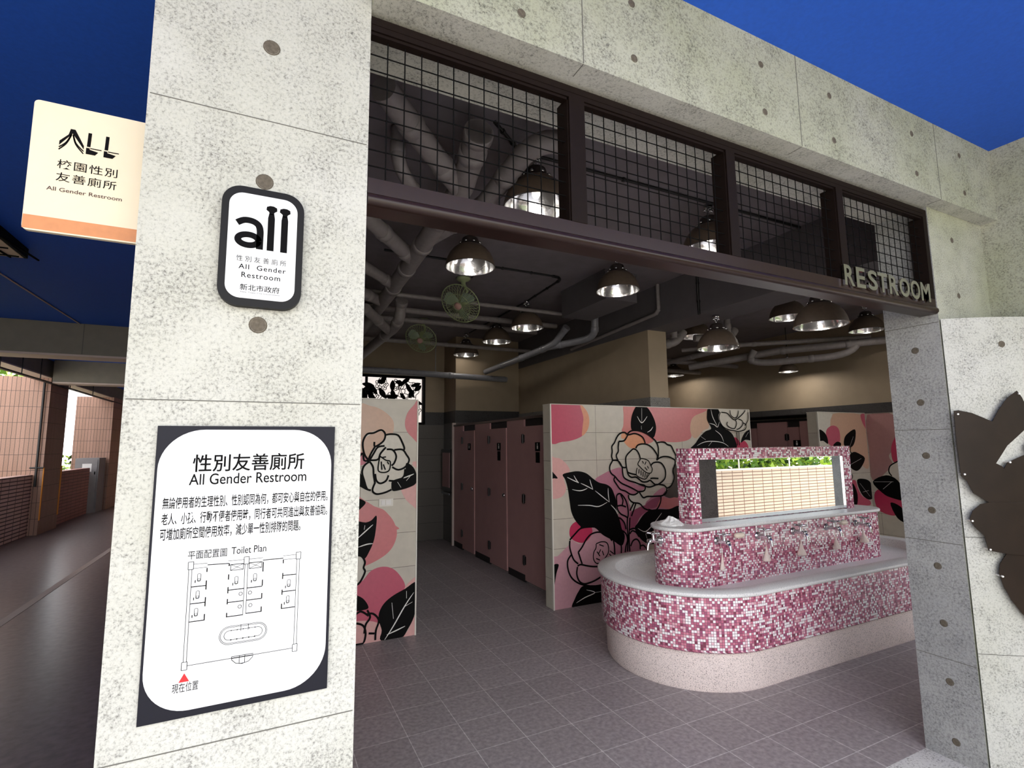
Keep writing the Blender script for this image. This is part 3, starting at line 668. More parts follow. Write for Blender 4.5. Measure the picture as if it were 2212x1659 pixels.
ART_LEFT = [('B', 'pink', 0, '235,1180 420,1210 600,1180 735,1120 735,640 600,600 420,640 235,600'), ('B', 'tan', 0, '400,1990 560,1960 735,1990 735,1640 640,1600 500,1700 420,1850'),
 ('B', 'rose', 0, '235,420 400,470 600,430 735,430 735,200 560,120 380,180 235,150'), ('B', 'black', 0, '300,1560 420,1620 560,1590 720,1430 600,1330 430,1360 340,1440'), ('B', 'black', 0, '735,880 620,900 520,820 480,700 600,620 735,700'),
 ('B', 'black', 0, '735,330 600,300 480,200 420,60 560,40 735,120'), ('L', 'white', 10, '330,1540 480,1490 690,1430'), ('L', 'white', 10, '735,800 640,770 520,720'), ('L', 'white', 10, '735,230 620,190 470,80')]+ART_LEFT
mural(0.235, 1.235, ART_LEFT, 'narrow tiled partition with one outlined flower and pink blobs, behind the concrete column', (0.73, 4.52, 0), [1.233])
mural(2.60, 5.49, ART_MID, 'wide tiled partition painted with big black-outlined flowers and black leaves behind the sink', (4.05, 4.52, 0), [2.602, 5.488])
mural(6.84, 7.94, ART_RIGHT, 'tiled partition with small black leaves and coral blobs to the right of the mirror block', (7.39, 4.52, 0), [6.842])
artwork(ART_SIDE, 2.3, 4.45, 0.1, 1.99, lambda u, v, d: (7.95-d, u, v)).build('mural_artwork', AM, wall_right)
sw = thing('light_switch', (0.965, 4.449, 1.08), 'white rocker light switch plate on the narrow flower partition', 'light switch')
mb = MB(); mb.prism(rbox(0.905, 1.025, 1.087, 1.152, 0.006, 3), lambda u, v: (u, 4.438, v), lambda u, v: (u, 4.449, v)); mb.build('switch_plate', 'white_plastic', sw)
mb = MB(); mb.box(0.925, 0.955, 4.433, 4.438, 1.10, 1.14); mb.box(0.962, 1.005, 4.433, 4.438, 1.10, 1.14); mb.build('rocker', 'white', sw)

# ------------------------------------------------------------------ steel transom over the opening
tr = thing('steel_transom', (1.70, 1.40, 2.27), 'dark brown steel transom grille with four wire mesh bays over the entrance', 'grille')
mb = MB(); mb.box(0.232, 3.186, 1.378, 1.415, 2.797, 2.84); mb.box(0.232, 3.186, 1.384, 1.410, 2.788, 2.797); mb.box(3.150, 3.186, 1.378, 1.45, 2.346, 2.797)
mb.box(0.232, 3.15, 1.3765, 1.380, 2.815, 2.8175)
mb.build('outer_frame', 'steel_brown', tr)
mb = MB(); mb.box(0.232, 3.186, 1.378, 1.45, 2.30, 2.345, 0); mb.tube([(0.232, 1.385, 2.283), (3.186, 1.385, 2.283)], 0.0185, 0, 12); mb.box(0.232, 3.186, 1.385, 1.455, 2.265, 2.30, 0)
mb.build('bottom_rail', 'rail_brown', tr)
posts = [(0.903, 0.966), (1.662, 1.712), (2.390, 2.440)]
for a, b in posts:
    mb = MB(); mb.box(a, b, 1.376, 1.45, 2.345, 2.797); mb.box(a-0.004, a+0.012, 1.384, 1.45, 2.345, 2.797); mb.build('mullion', 'steel_brown', tr)
edges = [0.233]+[v for p in posts for v in p]+[3.150]
for k in range(4):
    a, b = edges[2*k], edges[2*k+1]; mb = MB()
    nx = round((b-a)/0.0505); nz = 9
    for i in range(1, nx): x = a+(b-a)*i/nx; mb.tube([(x, 1.40, 2.345), (x, 1.40, 2.790)], 0.0020, 0, 6, False)
    for i in range(1, nz): z = 2.345+0.445*i/nz; mb.tube([(a, 1.404, z), (b, 1.404, z)], 0.0020, 0, 6, False)
    mb.build('wire_mesh', 'wire', tr)
    if k: continue
mb = MB()
for k, (ch, xa, xb) in enumerate(zip('RESTROOM', (2.376, 2.467, 2.560, 2.640, 2.735, 2.825, 2.925, 3.020), (2.452, 2.537, 2.636, 2.722, 2.812, 2.915, 3.010, 3.108))):
    text_into(mb, ch, xa, xb, 2.315, 2.413, 1.368, 0, 0.022, 0.005)
o = mb.build('restroom_lettering', 'steel_letter', None, (2.75, 1.37, 2.315)); tag(o, 'polished metal RESTROOM capitals on the lower right rail of the transom', 'sign')

# ------------------------------------------------------------------ signs
t = thing('oval_plaque', (-0.02, 1.37, 1.93), 'rounded black-framed white plaque reading all, upper middle of the concrete column', 'sign')
mb = MB(); mb.prism(rbox(-0.114, 0.071, 1.938, 2.240, 0.045), lambda u, v: (u, 1.355, v), lambda u, v: (u, 1.3745, v)); mb.build('plaque_frame', 'sign_black', t)
mb = MB(); mb.prism(rbox(-0.098, 0.055, 1.957, 2.222, 0.032), lambda u, v: (u, 1.3535, v), lambda u, v: (u, 1.3552, v)); mb.build('face_plate', 'sign_white', t)
mb = MB(); y = 1.3532
pa = lambda u, v: (u, y, v)
stroke(mb, smooth([(-0.079, 2.1435), (-0.064, 2.1525), (-0.046, 2.1525), (-0.033, 2.145), (-0.0283, 2.131), (-0.028, 2.110), (-0.028, 2.083)], False), 0.0155, pa)
stroke(mb, [(-0.0535+0.0225*math.cos(2*PI*k/28), 2.1035+0.0135*math.sin(2*PI*k/28)) for k in range(29)], 0.0150, pa)
for a, b, zt in ((-0.012, 0.0035, 2.179), (0.0185, 0.034, 2.178)):
    mb.poly([(a, 2.083), (b, 2.083), (b, zt-0.012), (b-0.002, zt), (a+0.002, zt), (a, zt-0.012)], lambda u, v: (u, y, v))
    c = (a+b)/2; mb.poly([(c-0.005, zt-0.002), (c+0.005, zt-0.002), (c+0.006, zt+0.004), (c+0.0125, zt+0.009), (c+0.0115, zt+0.017), (c+0.004, zt+0.0205), (c-0.004, zt+0.0205), (c-0.0115, zt+0.017), (c-0.0125, zt+0.009), (c-0.006, zt+0.004)], lambda u, v: (u, y, v))
mb.build('emblem', 'ink', t); mb = MB()
text_into(mb, '性 別 友 善 廁 所', -0.077, 0.0335, 2.048, 2.063, y)
text_into(mb, 'All  Gender', -0.071, 0.0335, 2.029, 2.0415, y, 0, 0.008, 0, 1.15); text_into(mb, 'Restroom', -0.064, 0.0215, 2.008, 2.0215, y, 0, 0.008, 0, 1.15)
mb.build('lettering', 'ink', t); mb = MB()
text_into(mb, '新北市政府', -0.066, 0.021, 1.976, 1.992, y, 0, 0.008); text_into(mb, 'New Taipei City Government', -0.064, 0.022, 1.9695, 1.9735, y)
mb.build('caption', 'ink', t)

t = thing('information_poster', (-0.024, 1.37, 1.022), 'white notice with text and a toilet floor plan on dark backing low on the column', 'sign')
mb = MB(); mb.box(-0.212, 0.164, 1.367, 1.3745, 1.022, 1.649); mb.build('backing_board', 'sign_navy', t)
mb = MB(); mb.prism(rbox(-0.207, 0.1575, 1.036, 1.6405, 0.088, 12), lambda u, v: (u, 1.3662, v), lambda u, v: (u, 1.3672, v)); mb.build('face_sheet', 'sign_white', t)
mb = MB(); y = 1.3658
text_into(mb, '性別友善廁所', -0.141, 0.094, 1.544, 1.585, y, 0, 0.012); text_into(mb, 'All Gender Restroom', -0.146, 0.100, 1.5155, 1.5405, y, 0, 0.006)
mb.build('heading', 'ink', t); mb = MB()
text_into(mb, '無論使用者的生理性別、性別認同為何，都可安心與自在的使用。', -0.193, 0.1515, 1.4645, 1.491, y, 0, 0.012)
text_into(mb, '老人、小孩、行動不便者使用時，同行者可共同進出與友善協助。', -0.193, 0.1515, 1.430, 1.4565, y, 0, 0.012)
text_into(mb, '可增加廁所空間使用效率，減少單一性別排隊的問題。', -0.194, 0.091, 1.397, 1.424, y, 0, 0.012)
mb.build('body_text', 'ink', t); mb = MB()
text_into(mb, '平面配置圖', -0.139, -0.063, 1.3525, 1.3705, y, 0, 0.004); text_into(mb, 'Toilet Plan', -0.054, 0.018, 1.3555, 1.3715, y, 0, 0.004); text_into(mb, '現在位置', -0.153, -0.1045, 1.075, 1.0945, y, 0, 0.004)
mb.build('lettering', 'ink', t)
mb = MB(); pl_ = lambda u, v: (u, 1.3658, v)
def ln(pts, w=0.0009): stroke(mb, pts, w*1.5, pl_)
def rc(a, b, c, d, w=0.0008): ln([(a, c), (b, c)], w); ln([(b, c), (b, d)], w); ln([(b, d), (a, d)], w); ln([(a, d), (a, c)], w)
for cx, cz in ((-0.132, 1.339), (-0.022, 1.339), (0.089, 1.339), (-0.133, 1.128), (0.0885, 1.128)): rc(cx-0.0052, cx+0.0052, cz-0.0082, cz+0.0082)
for dx in (-0.003, 0.003): ln([(-0.1325+dx, 1.331), (-0.1325+dx, 1.136)], 0.0007); ln([(0.0887+dx, 1.331), (0.0887+dx, 1.136)], 0.0007); ln([(-0.022+dx, 1.331), (-0.0215+dx, 1.220)], 0.0007)
for dz in (-0.0045, 0.0045):
    ln([(-0.127, 1.337+dz), (-0.1, 1.337+dz)], 0.0006); ln([(-0.06, 1.337+dz), (-0.027, 1.337+dz)], 0.0006); ln([(-0.017, 1.337+dz), (0.012, 1.337+dz)], 0.0006); ln([(0.055, 1.337+dz), (0.084, 1.337+dz)], 0.0006)
ln([(-0.1, 1.3375), (-0.057, 1.336)], 0.0012); ln([(0.012, 1.336), (0.056, 1.336)], 0.0012)
ln([(-0.128, 1.128), (0.083, 1.128)], 0.0008)
for x, zs in ((-0.1005, ((1.331, 1.322), (1.304, 1.284), (1.268, 1.248), (1.232, 1.218))), (-0.057, ((1.336, 1.33), (1.312, 1.30), (1.284, 1.27), (1.258, 1.246), (1.228, 1.218))), (0.013, ((1.332, 1.31), (1.292, 1.278), (1.262, 1.25), (1.232, 1.22))), (0.056, ((1.333, 1.324), (1.302, 1.288), (1.264, 1.252), (1.232, 1.22)))):
    for a, b in zs: ln([(x, a), (x, b)], 0.0015)
for a, b, z in ((-0.129, -0.1, 1.293), (-0.129, -0.1, 1.257), (-0.129, -0.1, 1.219), (-0.057, -0.025, 1.277), (-0.057, -0.025, 1.250), (-0.056, -0.024, 1.219), (-0.019, 0.013, 1.277), (-0.019, 0.013, 1.250), (-0.018, 0.0135, 1.221), (0.056, 0.085, 1.296), (0.056, 0.085, 1.259), (0.056, 0.085, 1.221)): ln([(a, z), (b, z)], 0.0013)
for x, z in ((-0.115, 1.312), (-0.116, 1.275), (-0.117, 1.238), (-0.041, 1.297), (-0.003, 1.299), (0.070, 1.277), (0.069, 1.240)):
    mb.poly(rbox(x-0.0032, x+0.0032, z-0.008, z+0.008, 0.002, 3), pl_, 1); 
    o2 = rbox(x-0.0032, x+0.0032, z-0.008, z+0.008, 0.002, 3); ln(o2+[o2[0]], 0.0007); rc(x-0.002, x+0.002, z-0.007, z-0.002, 0.0006); ln([(x-0.007, z-0.011), (x-0.007, z-0.005)], 0.0012)
for x, z in ((-0.031, 1.266), (-0.0315, 1.238), (-0.012, 1.266), (-0.010, 1.238)):
    o2 = [(x+0.0036*math.cos(2*PI*k/12), z+0.0036*math.sin(2*PI*k/12)) for k in range(13)]; ln(o2, 0.0008)
rc(-0.054, -0.028, 1.320, 1.333); ln([(-0.054, 1.320), (-0.028, 1.333)], 0.0006); ln([(-0.054, 1.333), (-0.028, 1.320)], 0.0006)
rc(-0.016, 0.010, 1.320, 1.333); ln([(-0.016, 1.320), (0.010, 1.333)], 0.0006); ln([(-0.016, 1.333), (0.010, 1.320)], 0.0006)
for r_ in (0.0195, 0.0170, 0.010):
    q = racetrack(r_, -0.050+0.000, 0.0075, 1.178, 10)[0]; ln(q+[q[0]], 0.0007)
for x in (-0.046, -0.034, -0.022, -0.010, 0.002): mb.disc((x, 1.3657, 1.168), 0.0016, 8); mb.disc((x, 1.3657, 1.188), 0.0013, 8)
ln([(-0.027, 1.197), (-0.027, 1.184)], 0.0007); ln([(-0.012, 1.197), (-0.012, 1.184)], 0.0007)
ln([(-0.043, 1.131), (0.001, 1.131), (0.000, 1.124), (-0.008, 1.116), (-0.021, 1.113), (-0.034, 1.116), (-0.042, 1.124), (-0.043, 1.131)], 0.0009); rc(-0.027, -0.016, 1.114, 1.131); ln([(-0.043, 1.127), (0.0, 1.127)], 0.0006)
mb.build('floor_plan', ['ink', 'sign_white'], t)
mb = MB(); mb.poly([(-0.142, 1.0955), (-0.122, 1.0955), (-0.132, 1.1135)], pl_); mb.build('marker_arrow', 'red', t)

t = thing('flag_sign', (-0.40, 1.5, 2.10), 'cream ALL sign with an orange bottom stripe projecting from the left side of the column', 'sign')
def fl(z0, z1, y0, y1): return rbox(-0.520, -0.281, z0, z1, 0.012, 4)
mb = MB(); mb.prism(rbox(-0.520, -0.281, 2.103, 2.424, 0.010, 4), lambda u, v: (u, 1.494, v), lambda u, v: (u, 1.506, v)); mb.build('sign_panel', 'sign_cream', t)
mb = MB(); mb.box(-0.519, -0.282, 1.4932, 1.494, 2.1065, 2.139); mb.build('bottom_stripe', 'sign_orange', t)
mb = MB(); y = 1.4935; pf = lambda u, v: (u, y, v)
mb.poly([(-0.449, 2.367), (-0.440, 2.367), (-0.4215, 2.330), (-0.4215, 2.321), (-0.4445, 2.356), (-0.468, 2.321), (-0.468, 2.332), (-0.452, 2.352)], pf)
for d in (0.006, 0.012):
    ln_ = [(-0.4465, 2.356-d*0.3), (-0.455, 2.335-d*0.6), (-0.468, 2.322-d)]; stroke(mb, smooth(ln_, False), 0.0028, pf)
    ln_ = [(-0.4435, 2.356-d*0.3), (-0.437, 2.337-d*0.6), (-0.4215, 2.322-d)]; stroke(mb, smooth(ln_, False), 0.0028, pf)
for x in (-0.417, -0.3825):
    mb.poly([(x+0.001, 2.330), (x+0.008, 2.330), (x+0.009, 2.366), (x+0.002, 2.366)], pf); mb.poly([(x, 2.311), (x+0.018, 2.311), (x+0.024, 2.320), (x+0.007, 2.3235), (x+0.007, 2.327), (x, 2.327)], pf); mb.poly([(x+0.008, 2.3255), (x+0.030, 2.3255), (x+0.030, 2.328), (x+0.008, 2.328)], pf)
mb.build('emblem', 'ink', t); mb = MB()
text_into(mb, '校園性別', -0.468, -0.352, 2.263, 2.286, y, 0, 0.004, 0, 1.12); text_into(mb, '友善廁所', -0.468, -0.352, 2.231, 2.254, y, 0, 0.004, 0, 1.12)
mb.build('lettering', 'ink', t); mb = MB(); text_into(mb, 'All Gender Restroom', -0.483, -0.339, 2.2055, 2.2155, y, 0, 0.012); mb.build('caption', 'ink_brown', t)

# ------------------------------------------------------------------ metal flower on the bowed wall
t = thing('metal_flower_panel', (3.4, 1.2, 0.9), 'dark brown metal camellia cut-out bolted to the bowed concrete wall at right', 'wall sculpture')
P1 = '-692,1748 -678,1750 -638,1735 -578,1690 -551,1753 -521,1808 -486,1844 -472,1810 -455,1740 -450,1690 -480,1643 -540,1569 -582,1482 -565,1468 -559,1455 -546,1486 -491,1521 -420,1540 -330,1500 -290,1420 -300,1330 -380,1270 -510,1285 -618,1291 -661,1335 -677,1395 -692,1421 -694,1585'
P2 = '-618,1291 -645,1282 -671,1248 -682,1208 -669,1169 -644,1130 -637,1059 -581,1044 -500,1036 -400,1060 -330,1150 -340,1270 -420,1300 -510,1292'
P3 = '-581,1044 -605,995 -611,950 -601,887 -582,824 -554,762 -500,690 -430,640 -360,700 -300,820 -290,960 -340,1060 -430,1050'
P4 = '-480,1560 -430,1640 -350,1720 -250,1740 -180,1660 -190,1540 -260,1440 -360,1420 -450,1480'
for k, (s, off) in enumerate(((P4, 0.030), (P1, 0.034), (P3, 0.030), (P2, 0.037))):
    p = [tuple(int(v)/1000 for v in q.split(',')) for q in s.split()]
    q = []
    for i in range(len(p)):
        a, b = p[i], p[(i+1) % len(p)]; n_ = max(1, int(abs(b[0]-a[0])/0.03))
        for j in range(n_): q.append((a[0]+(b[0]-a[0])*j/n_, a[1]+(b[1]-a[1])*j/n_))
    mb = MB(); mb.prism(q, lambda u, v: (*bow(u, BR+off), v), lambda u, v: (*bow(u, BR+off-0.003), v), cell=0.04); mb.build('petal', 'flower_metal', t)
for a, z in ((-0.688, 1.73), (-0.690, 1.428), (-0.675, 1.20), (-0.632, 1.064), (-0.605, 0.938), (-0.540, 1.487), (-0.482, 1.828), (-0.46, 1.70)):
    a = max(a, -0.682); mb = MB(); c = bow(a, BR+0.04); i_ = bow(a, BR-0.002); mb.tube([(*i_, z), (*c, z)], 0.0045, 0, 10); mb.build('bolt', 'white', t)
# ------------------------------------------------------------------ wash fountain
SX0, SX1, SY = 3.02, 5.13, 3.095
sk = thing('wash_fountain', (4.075, SY, 0), 'long racetrack-shaped communal sink clad in pink mosaic on a speckled stone base', 'sink')
mb = MB(); ringwall(mb, [(racetrack(0.625, SX0, SX1, SY), 0), (racetrack(0.635, SX0, SX1, SY), 0.02), (racetrack(0.64, SX0, SX1, SY), 0.262)]); mb.build('stone_base', 'terrazzo', sk)
mb = MB(); ringwall(mb, [(racetrack(0.64, SX0, SX1, SY), 0.250), (racetrack(0.668, SX0, SX1, SY), 0.252), (racetrack(0.672, SX0, SX1, SY), 0.262), (racetrack(0.672, SX0, SX1, SY), 0.602)]); mb.build('mosaic_apron', 'mosaic', sk)
mb = MB(); ringwall(mb, [(racetrack(r, SX0, SX1, SY), z) for r, z in ((0.672, 0.600), (0.690, 0.601), (0.694, 0.607), (0.694, 0.620), (0.690, 0.627), (0.560, 0.627), (0.552, 0.622), (0.548, 0.560), (0.535, 0.552))]); mb.build('rim_slab', 'terrazzo_grey', sk)
mb = MB(); ringwall(mb, [(racetrack(r, SX0, SX1, SY), z) for r, z in ((0.535, 0.553), (0.40, 0.542), (0.20, 0.530))]); mb.build('basin', 'basin_white', sk)
PX0, PX1 = 2.965, 5.165
mb = MB(); ringwall(mb, [(racetrack(0.205, PX0, PX1, SY), 0.52), (racetrack(0.205, PX0, PX1, SY), 0.942)]); mb.build('mosaic_pedestal', 'mosaic', sk)
mb = MB(); ringwall(mb, [(racetrack(r, PX0, PX1, SY), z) for r, z in ((0.205, 0.940), (0.222, 0.941), (0.226, 0.946), (0.226, 0.960), (0.222, 0.965))])
q = racetrack(0.222, PX0, PX1, SY)[0]; mb.poly(q, lambda u, v: (u, v, 0.965)); mb.build('ledge_slab', 'terrazzo_grey', sk)
mb = MB(); x0, x1, y0, y1, z0, z1 = 3.028, 5.105, 3.03, 3.168, 0.965, 1.552; a, b, c, d = 3.13, 4.997, 0.972, 1.462
mb.box(x0, a, y0, y1, z0, z1); mb.box(b, x1, y0, y1, z0, z1); mb.box(a, b, y0, y1, d, z1); mb.box(a, b, y0+0.03, y1, z0, d)
blk = mb.build('mosaic_mirror_block', 'mosaic', sk)
mb = MB(); mb.box(a+0.004, b-0.004, 3.046, 3.058, c, d-0.003); mb.build('mirror', 'mirror', blk)
mb = MB()
for e in ((a, a+0.005, c, d), (b-0.005, b, c, d), (a, b, d-0.004, d)): mb.box(e[0], e[1], 3.034, 3.048, e[2], e[3])
mb.build('mirror_frame', 'chrome', blk)
# taps: parts of the fountain
def tap_mesh():
    mb = MB()
    mb.lathe([(0.0, 0.0), (0.026, 0.0), (0.026, 0.006), (0.016, 0.010), (0.0125, 0.014), (0.0125, 0.075), (0.015, 0.080), (0.015, 0.1), (0.0, 0.102)], (0, 0, 0), 0, 16, True, 'Y')
    mb.tube([(0, -0.085, 0), (0, -0.10, -0.012), (0, -0.106, -0.03), (0, -0.108, -0.052)], [0.010, 0.010, 0.009, 0.0095], 0, 12)
    mb.tube([(0, -0.06, 0.005), (0, -0.06, 0.038)], [0.012, 0.008], 0, 12)
    return mb
def tap_handle():
    mb = MB(); mb.lathe([(0, 0.036), (0.012, 0.036), (0.014, 0.042), (0.012, 0.052), (0, 0.054)], (0, -0.06, 0), 0, 14)
    for k in range(4):
        a = PI/4+k*PI/2; mb.tube([(0, -0.06, 0.045), (0.032*math.cos(a), -0.06+0.032*math.sin(a), 0.048)], [0.005, 0.0065], 0, 8)
        mb.lathe([(0, -0.008), (0.0075, -0.004), (0.0085, 0), (0.0075, 0.004), (0, 0.008)], (0.034*math.cos(a), -0.06+0.034*math.sin(a), 0.048), 0, 10)
    return mb
tp = tap_mesh().build('tap', 'chrome', None, (0, 0, 0)); tp.parent = sk
th = tap_handle().build('cross_handle', 'chrome', None, (0, 0, 0)); th.parent = tp
TX = [3.122, 3.570, 4.000, 4.440, 4.862]
tp.scale = (1.2, 1.2, 1.2)
tp.location = Vector((TX[0], SY-0.205, 0.86))-Vector(sk.location)
for x in TX[1:]: dup(tp, Vector((x, SY-0.205, 0.86))-Vector(sk.location), parent=sk)
dup(tp, Vector((PX0-0.205, SY, 0.865))-Vector(sk.location), parent=sk, rz=-PI/2)
for x, nm in ((3.34, 'near'), (4.63, 'far')):
    mb = MB(); mb.tube([(x+0.045, SY-0.203, 0.893), (x+0.03, SY-0.25, 0.890), (x-0.04, SY-0.262, 0.890)], 0.0055, 0, 8); mb.lathe([(0, 0), (0.014, 0), (0.014, 0.006), (0, 0.006)], (x+0.045, SY-0.205, 0.893), 0, 12, True, 'Y')
    h = mb.build('soap_holder', 'chrome', sk)
    s_ = MB(); s_.lathe([(0, -0.05), (0.012, -0.048), (0.019, -0.035), (0.021, 0), (0.019, 0.035), (0.012, 0.048), (0, 0.05)], (x-0.035, SY-0.262, 0.892), 0, 16, True, 'X')
    tag(s_.build('soap_bar', 'soap', None, (x-0.035, SY-0.262, 0.87)), 'cream soap bar on a rod between the '+('two leftmost front taps' if nm == 'near' else 'two rightmost front taps'), 'soap', 'soap bars on the sink pedestal')
NET = [('first', 3.150, 0.155, 0.020, 0.80), ('second', 3.632, 0.14, 0.036, 0.80), ('third', 4.045, 0.135, 0.045, 0.80), ('fourth', 4.512, 0.13, 0.040, 0.80), ('fifth', 4.905, 0.14, 0.045, 0.83)]
for k, (nm, x, h, r, zt) in enumerate(NET):
    yy = SY-0.205-max(r*0.7, 0.02)-0.004
    t = thing('soap_net_bag', (x, yy, zt-h), nm+' cream mesh soap bag counted from the left, hanging below the taps', 'soap bag', 'mesh soap bags on the sink pedestal')
    mb = MB(); rows = []; rnd = random.Random(k)
    prof = [(0.10, 0), (0.22, 0.18), (0.42, 0.45), (0.75, 0.72), (1.0, 0.90), (0.85, 0.98), (0.2, 1.0)]
    for p_, tt in prof:
        rows.append([(x+r*p_*math.cos(2*PI*j/14)*(1+0.12*math.sin(3*j+k))+tt*0.012*(k-2)*0.4, yy+r*0.7*p_*math.sin(2*PI*j/14), zt-0.02-tt*(h-0.02)) for j in range(14)])
    mb.grid(rows, 0, True, True); mb.build('net_bag', 'net', t)
    mb = MB(); mb.tube([(x, yy, zt-0.018), (x-0.006, yy+0.006, zt+0.02), (x-0.012, SY-0.230, zt+0.045)], 0.0022, 0, 6); mb.build('drawstring', 'net', t)
mb = MB(); rows = []; rnd = random.Random(3)
for i, (r, z) in enumerate(((0.085, 0.0), (0.088, 0.012), (0.07, 0.026), (0.045, 0.038), (0.018, 0.052))):
    rows.append([(2.885+r*math.cos(2*PI*k/16)*(0.8+0.4*rnd.random()), SY+0.02+r*1.1*math.sin(2*PI*k/16)*(0.8+0.4*rnd.random()), 0.966+z*(0.75+0.5*rnd.random()) if i else 0.966) for k in range(16)])
mb.grid(rows, 0, True, False); mb.face(rows[-1]); tag(mb.build('crumpled_cloth', 'paper', None, (2.885, SY+0.02, 0.966)), 'crumpled white cloth left on the left end of the sink ledge', 'cloth')

# ------------------------------------------------------------------ toilet cubicle fronts
def stall_front(X, sgn, segs, y_end0, y_end1, label, org):
    """segs: (kind, y0, y1) with kind d = door, p = fixed panel; sgn = direction the front faces"""
    t = thing('toilet_cubicle_front', org, label, 'toilet cubicles')
    f = lambda d: (X+sgn*d)
    mb = MB(); mb.box(min(f(0.012), f(-0.03)), max(f(0.012), f(-0.03)), y_end0, y_end1, 1.897, 1.928); mb.build('head_rail', 'hinge', t)
    nd = 0
    for kind, a, b in segs:
        if kind == 'p':
            mb = MB(); mb.box(min(X, f(-0.025)), max(X, f(-0.025)), a+0.004, b-0.004, 0.085, 1.897); pn = mb.build('panel', 'stall_pink', t)
            mb = MB(); mb.box(min(f(-0.003), f(-0.022)), max(f(-0.003), f(-0.022)), a+0.006, b-0.006, 0, 0.085); mb.build('plinth', 'stall_dark', pn)
        else:
            nd += 1
            mb = MB(); mb.box(min(f(0.010), f(-0.015)), max(f(0.010), f(-0.015)), a+0.008, b-0.008, 0.03, 1.812); d = mb.build('door', 'stall_pink', t)
            hy = b if sgn < 0 else a
            for z in (1.665, 0.96, 0.255):
                h = MB(); h.box(min(f(0.020), f(0.003)), max(f(0.020), f(0.003)), hy-0.034, hy+0.034, z-0.045, z+0.045); h.tube([(f(0.018), hy, z-0.055), (f(0.018), hy, z+0.055)], 0.014, 0, 10); h.build('hinge', 'hinge', d)
            ky = a+0.07 if sgn < 0 else b-0.07
            h = MB(); h.lathe([(0, 0), (0.026, 0), (0.028, 0.022), (0.02, 0.03), (0, 0.032)], (f(0.004), ky, 0.955), 0, 16, True, 'X')
            if sgn < 0:
                h.v = [(2*f(0.004)-v[0], v[1], v[2]) for v in h.v]
            h.build('knob', 'chrome', d)
            sy = (a+b)/2-0.05
            h = MB(); h.box(min(f(0.014), f(0.004)), max(f(0.014), f(0.004)), sy-0.055, sy+0.055, 1.52, 1.62); h.box(min(f(0.0145), f(0.014)), max(f(0.0145), f(0.014)), sy-0.014, sy+0.014, 1.545, 1.585, 1); h.disc((f(0.0149), sy, 1.60), 0.011, 12, 1, 'X')
            if nd > 1 or sgn > 0: h.box(min(f(0.014), f(0.004)), max(f(0.014), f(0.004)), sy-0.045, sy+0.045, 1.39, 1.51)
            h.build('door_sign', ['black', 'white'], d)
            mb = MB(); mb.box(min(f(-0.02), f(-0.03)), max(f(-0.02), f(-0.03)), a+0.004, b-0.004, 1.815, 1.897); mb.build('transom_gap_shade', 'stall_dark', t)  # dark sheet stands for the shade in the opening above the door
    return t
stall_front(2.82, -1, [('p', 7.545, 7.97), ('d', 7.045, 7.545), ('p', 6.49, 7.045), ('d', 5.94, 6.49), ('p', 5.46, 5.94), ('d', 4.85, 5.46), ('p', 4.615, 4.85)][:], 4.605, 7.975, 'row of dusty pink toilet cubicle doors along the dark aisle left of the wide partition', (2.82, 6.2, 0))
mb = MB(); mb.box(2.79, 2.85, 7.955, 7.994, 0, 1.96); struct('trim_1', mb, 'pale_paint_and_lit_edge')
stall_front(7.10, -1, [('p', 7.55, 7.95), ('d', 6.9, 7.55), ('p', 6.35, 6.9), ('d', 5.62, 6.35), ('p', 5.10, 5.62), ('d', 4.90, 5.10), ('p', 4.615, 4.90)], 4.605, 7.975, 'dim pink cubicle doors seen in the gap right of the wide partition', (7.1, 6.2, 0))
mb = MB(); mb.box(7.12, 7.94, 4.62, 8.0, 1.99, 2.0); struct('trim_2', mb, 'stall_dark')
t = thing('wall_dispenser', (2.84, 8.32, 0.78), 'dark wall box with a slot at the dark end of the aisle', 'dispenser')
mb = MB(); mb.box(2.80, 2.856, 8.06, 8.54, 0.84, 1.53); mb.build('housing', 'hinge', t)
mb = MB(); mb.box(2.793, 2.80, 8.12, 8.48, 0.90, 1.47); mb.build('front_panel', 'stall_pink', t)
mb = MB(); mb.box(2.785, 2.795, 8.10, 8.50, 0.78, 0.81); mb.build('tray_lip', 'pipe_light', t)

# ------------------------------------------------------------------ floral metal screen in the back window
t = thing('floral_screen', (1.5, 8.56, 1.97), 'black cut-metal screen of leaves and flowers in the bright window above the narrow partition', 'window screen')
mb = MB()
for b in ((0.6, 2.5, 1.97, 1.99), (0.6, 2.5, 2.74, 2.76), (0.6, 0.62, 1.97, 2.76), (2.46, 2.5, 1.97, 2.76)): mb.box(b[0], b[1], 8.55, 8.575, b[2], b[3])
mb.build('screen_frame', 'black', t)
mb = MB(); rnd = random.Random(11); P0 = lambda u, v: (u, 8.555, v); P1_ = lambda u, v: (u, 8.560, v)
def leaf2(cx, cz, L_, w, a):
    pts = []
    for s_ in (1, -1):
        for k in range(9):
            tt = k/8 if s_ > 0 else 1-k/8
            pts.append((cx+math.cos(a)*L_*(tt-0.5)-math.sin(a)*s_*w*math.sin(PI*tt)**0.8, cz+math.sin(a)*L_*(tt-0.5)+math.cos(a)*s_*w*math.sin(PI*tt)**0.8))
    return [(min(2.47, max(0.61, u)), min(2.75, max(1.98, v))) for i, (u, v) in enumerate(pts) if i not in (9,)]
for k in range(80):
    cx, cz = rnd.uniform(0.65, 2.42), rnd.uniform(2.0, 2.72)
    mb.prism(leaf2(cx, cz, 0.13+0.10*rnd.random(), 0.028+0.018*rnd.random(), rnd.random()*PI), P0, P1_)
mb.build('leaf_cutouts', 'black', t)
mb = MB()
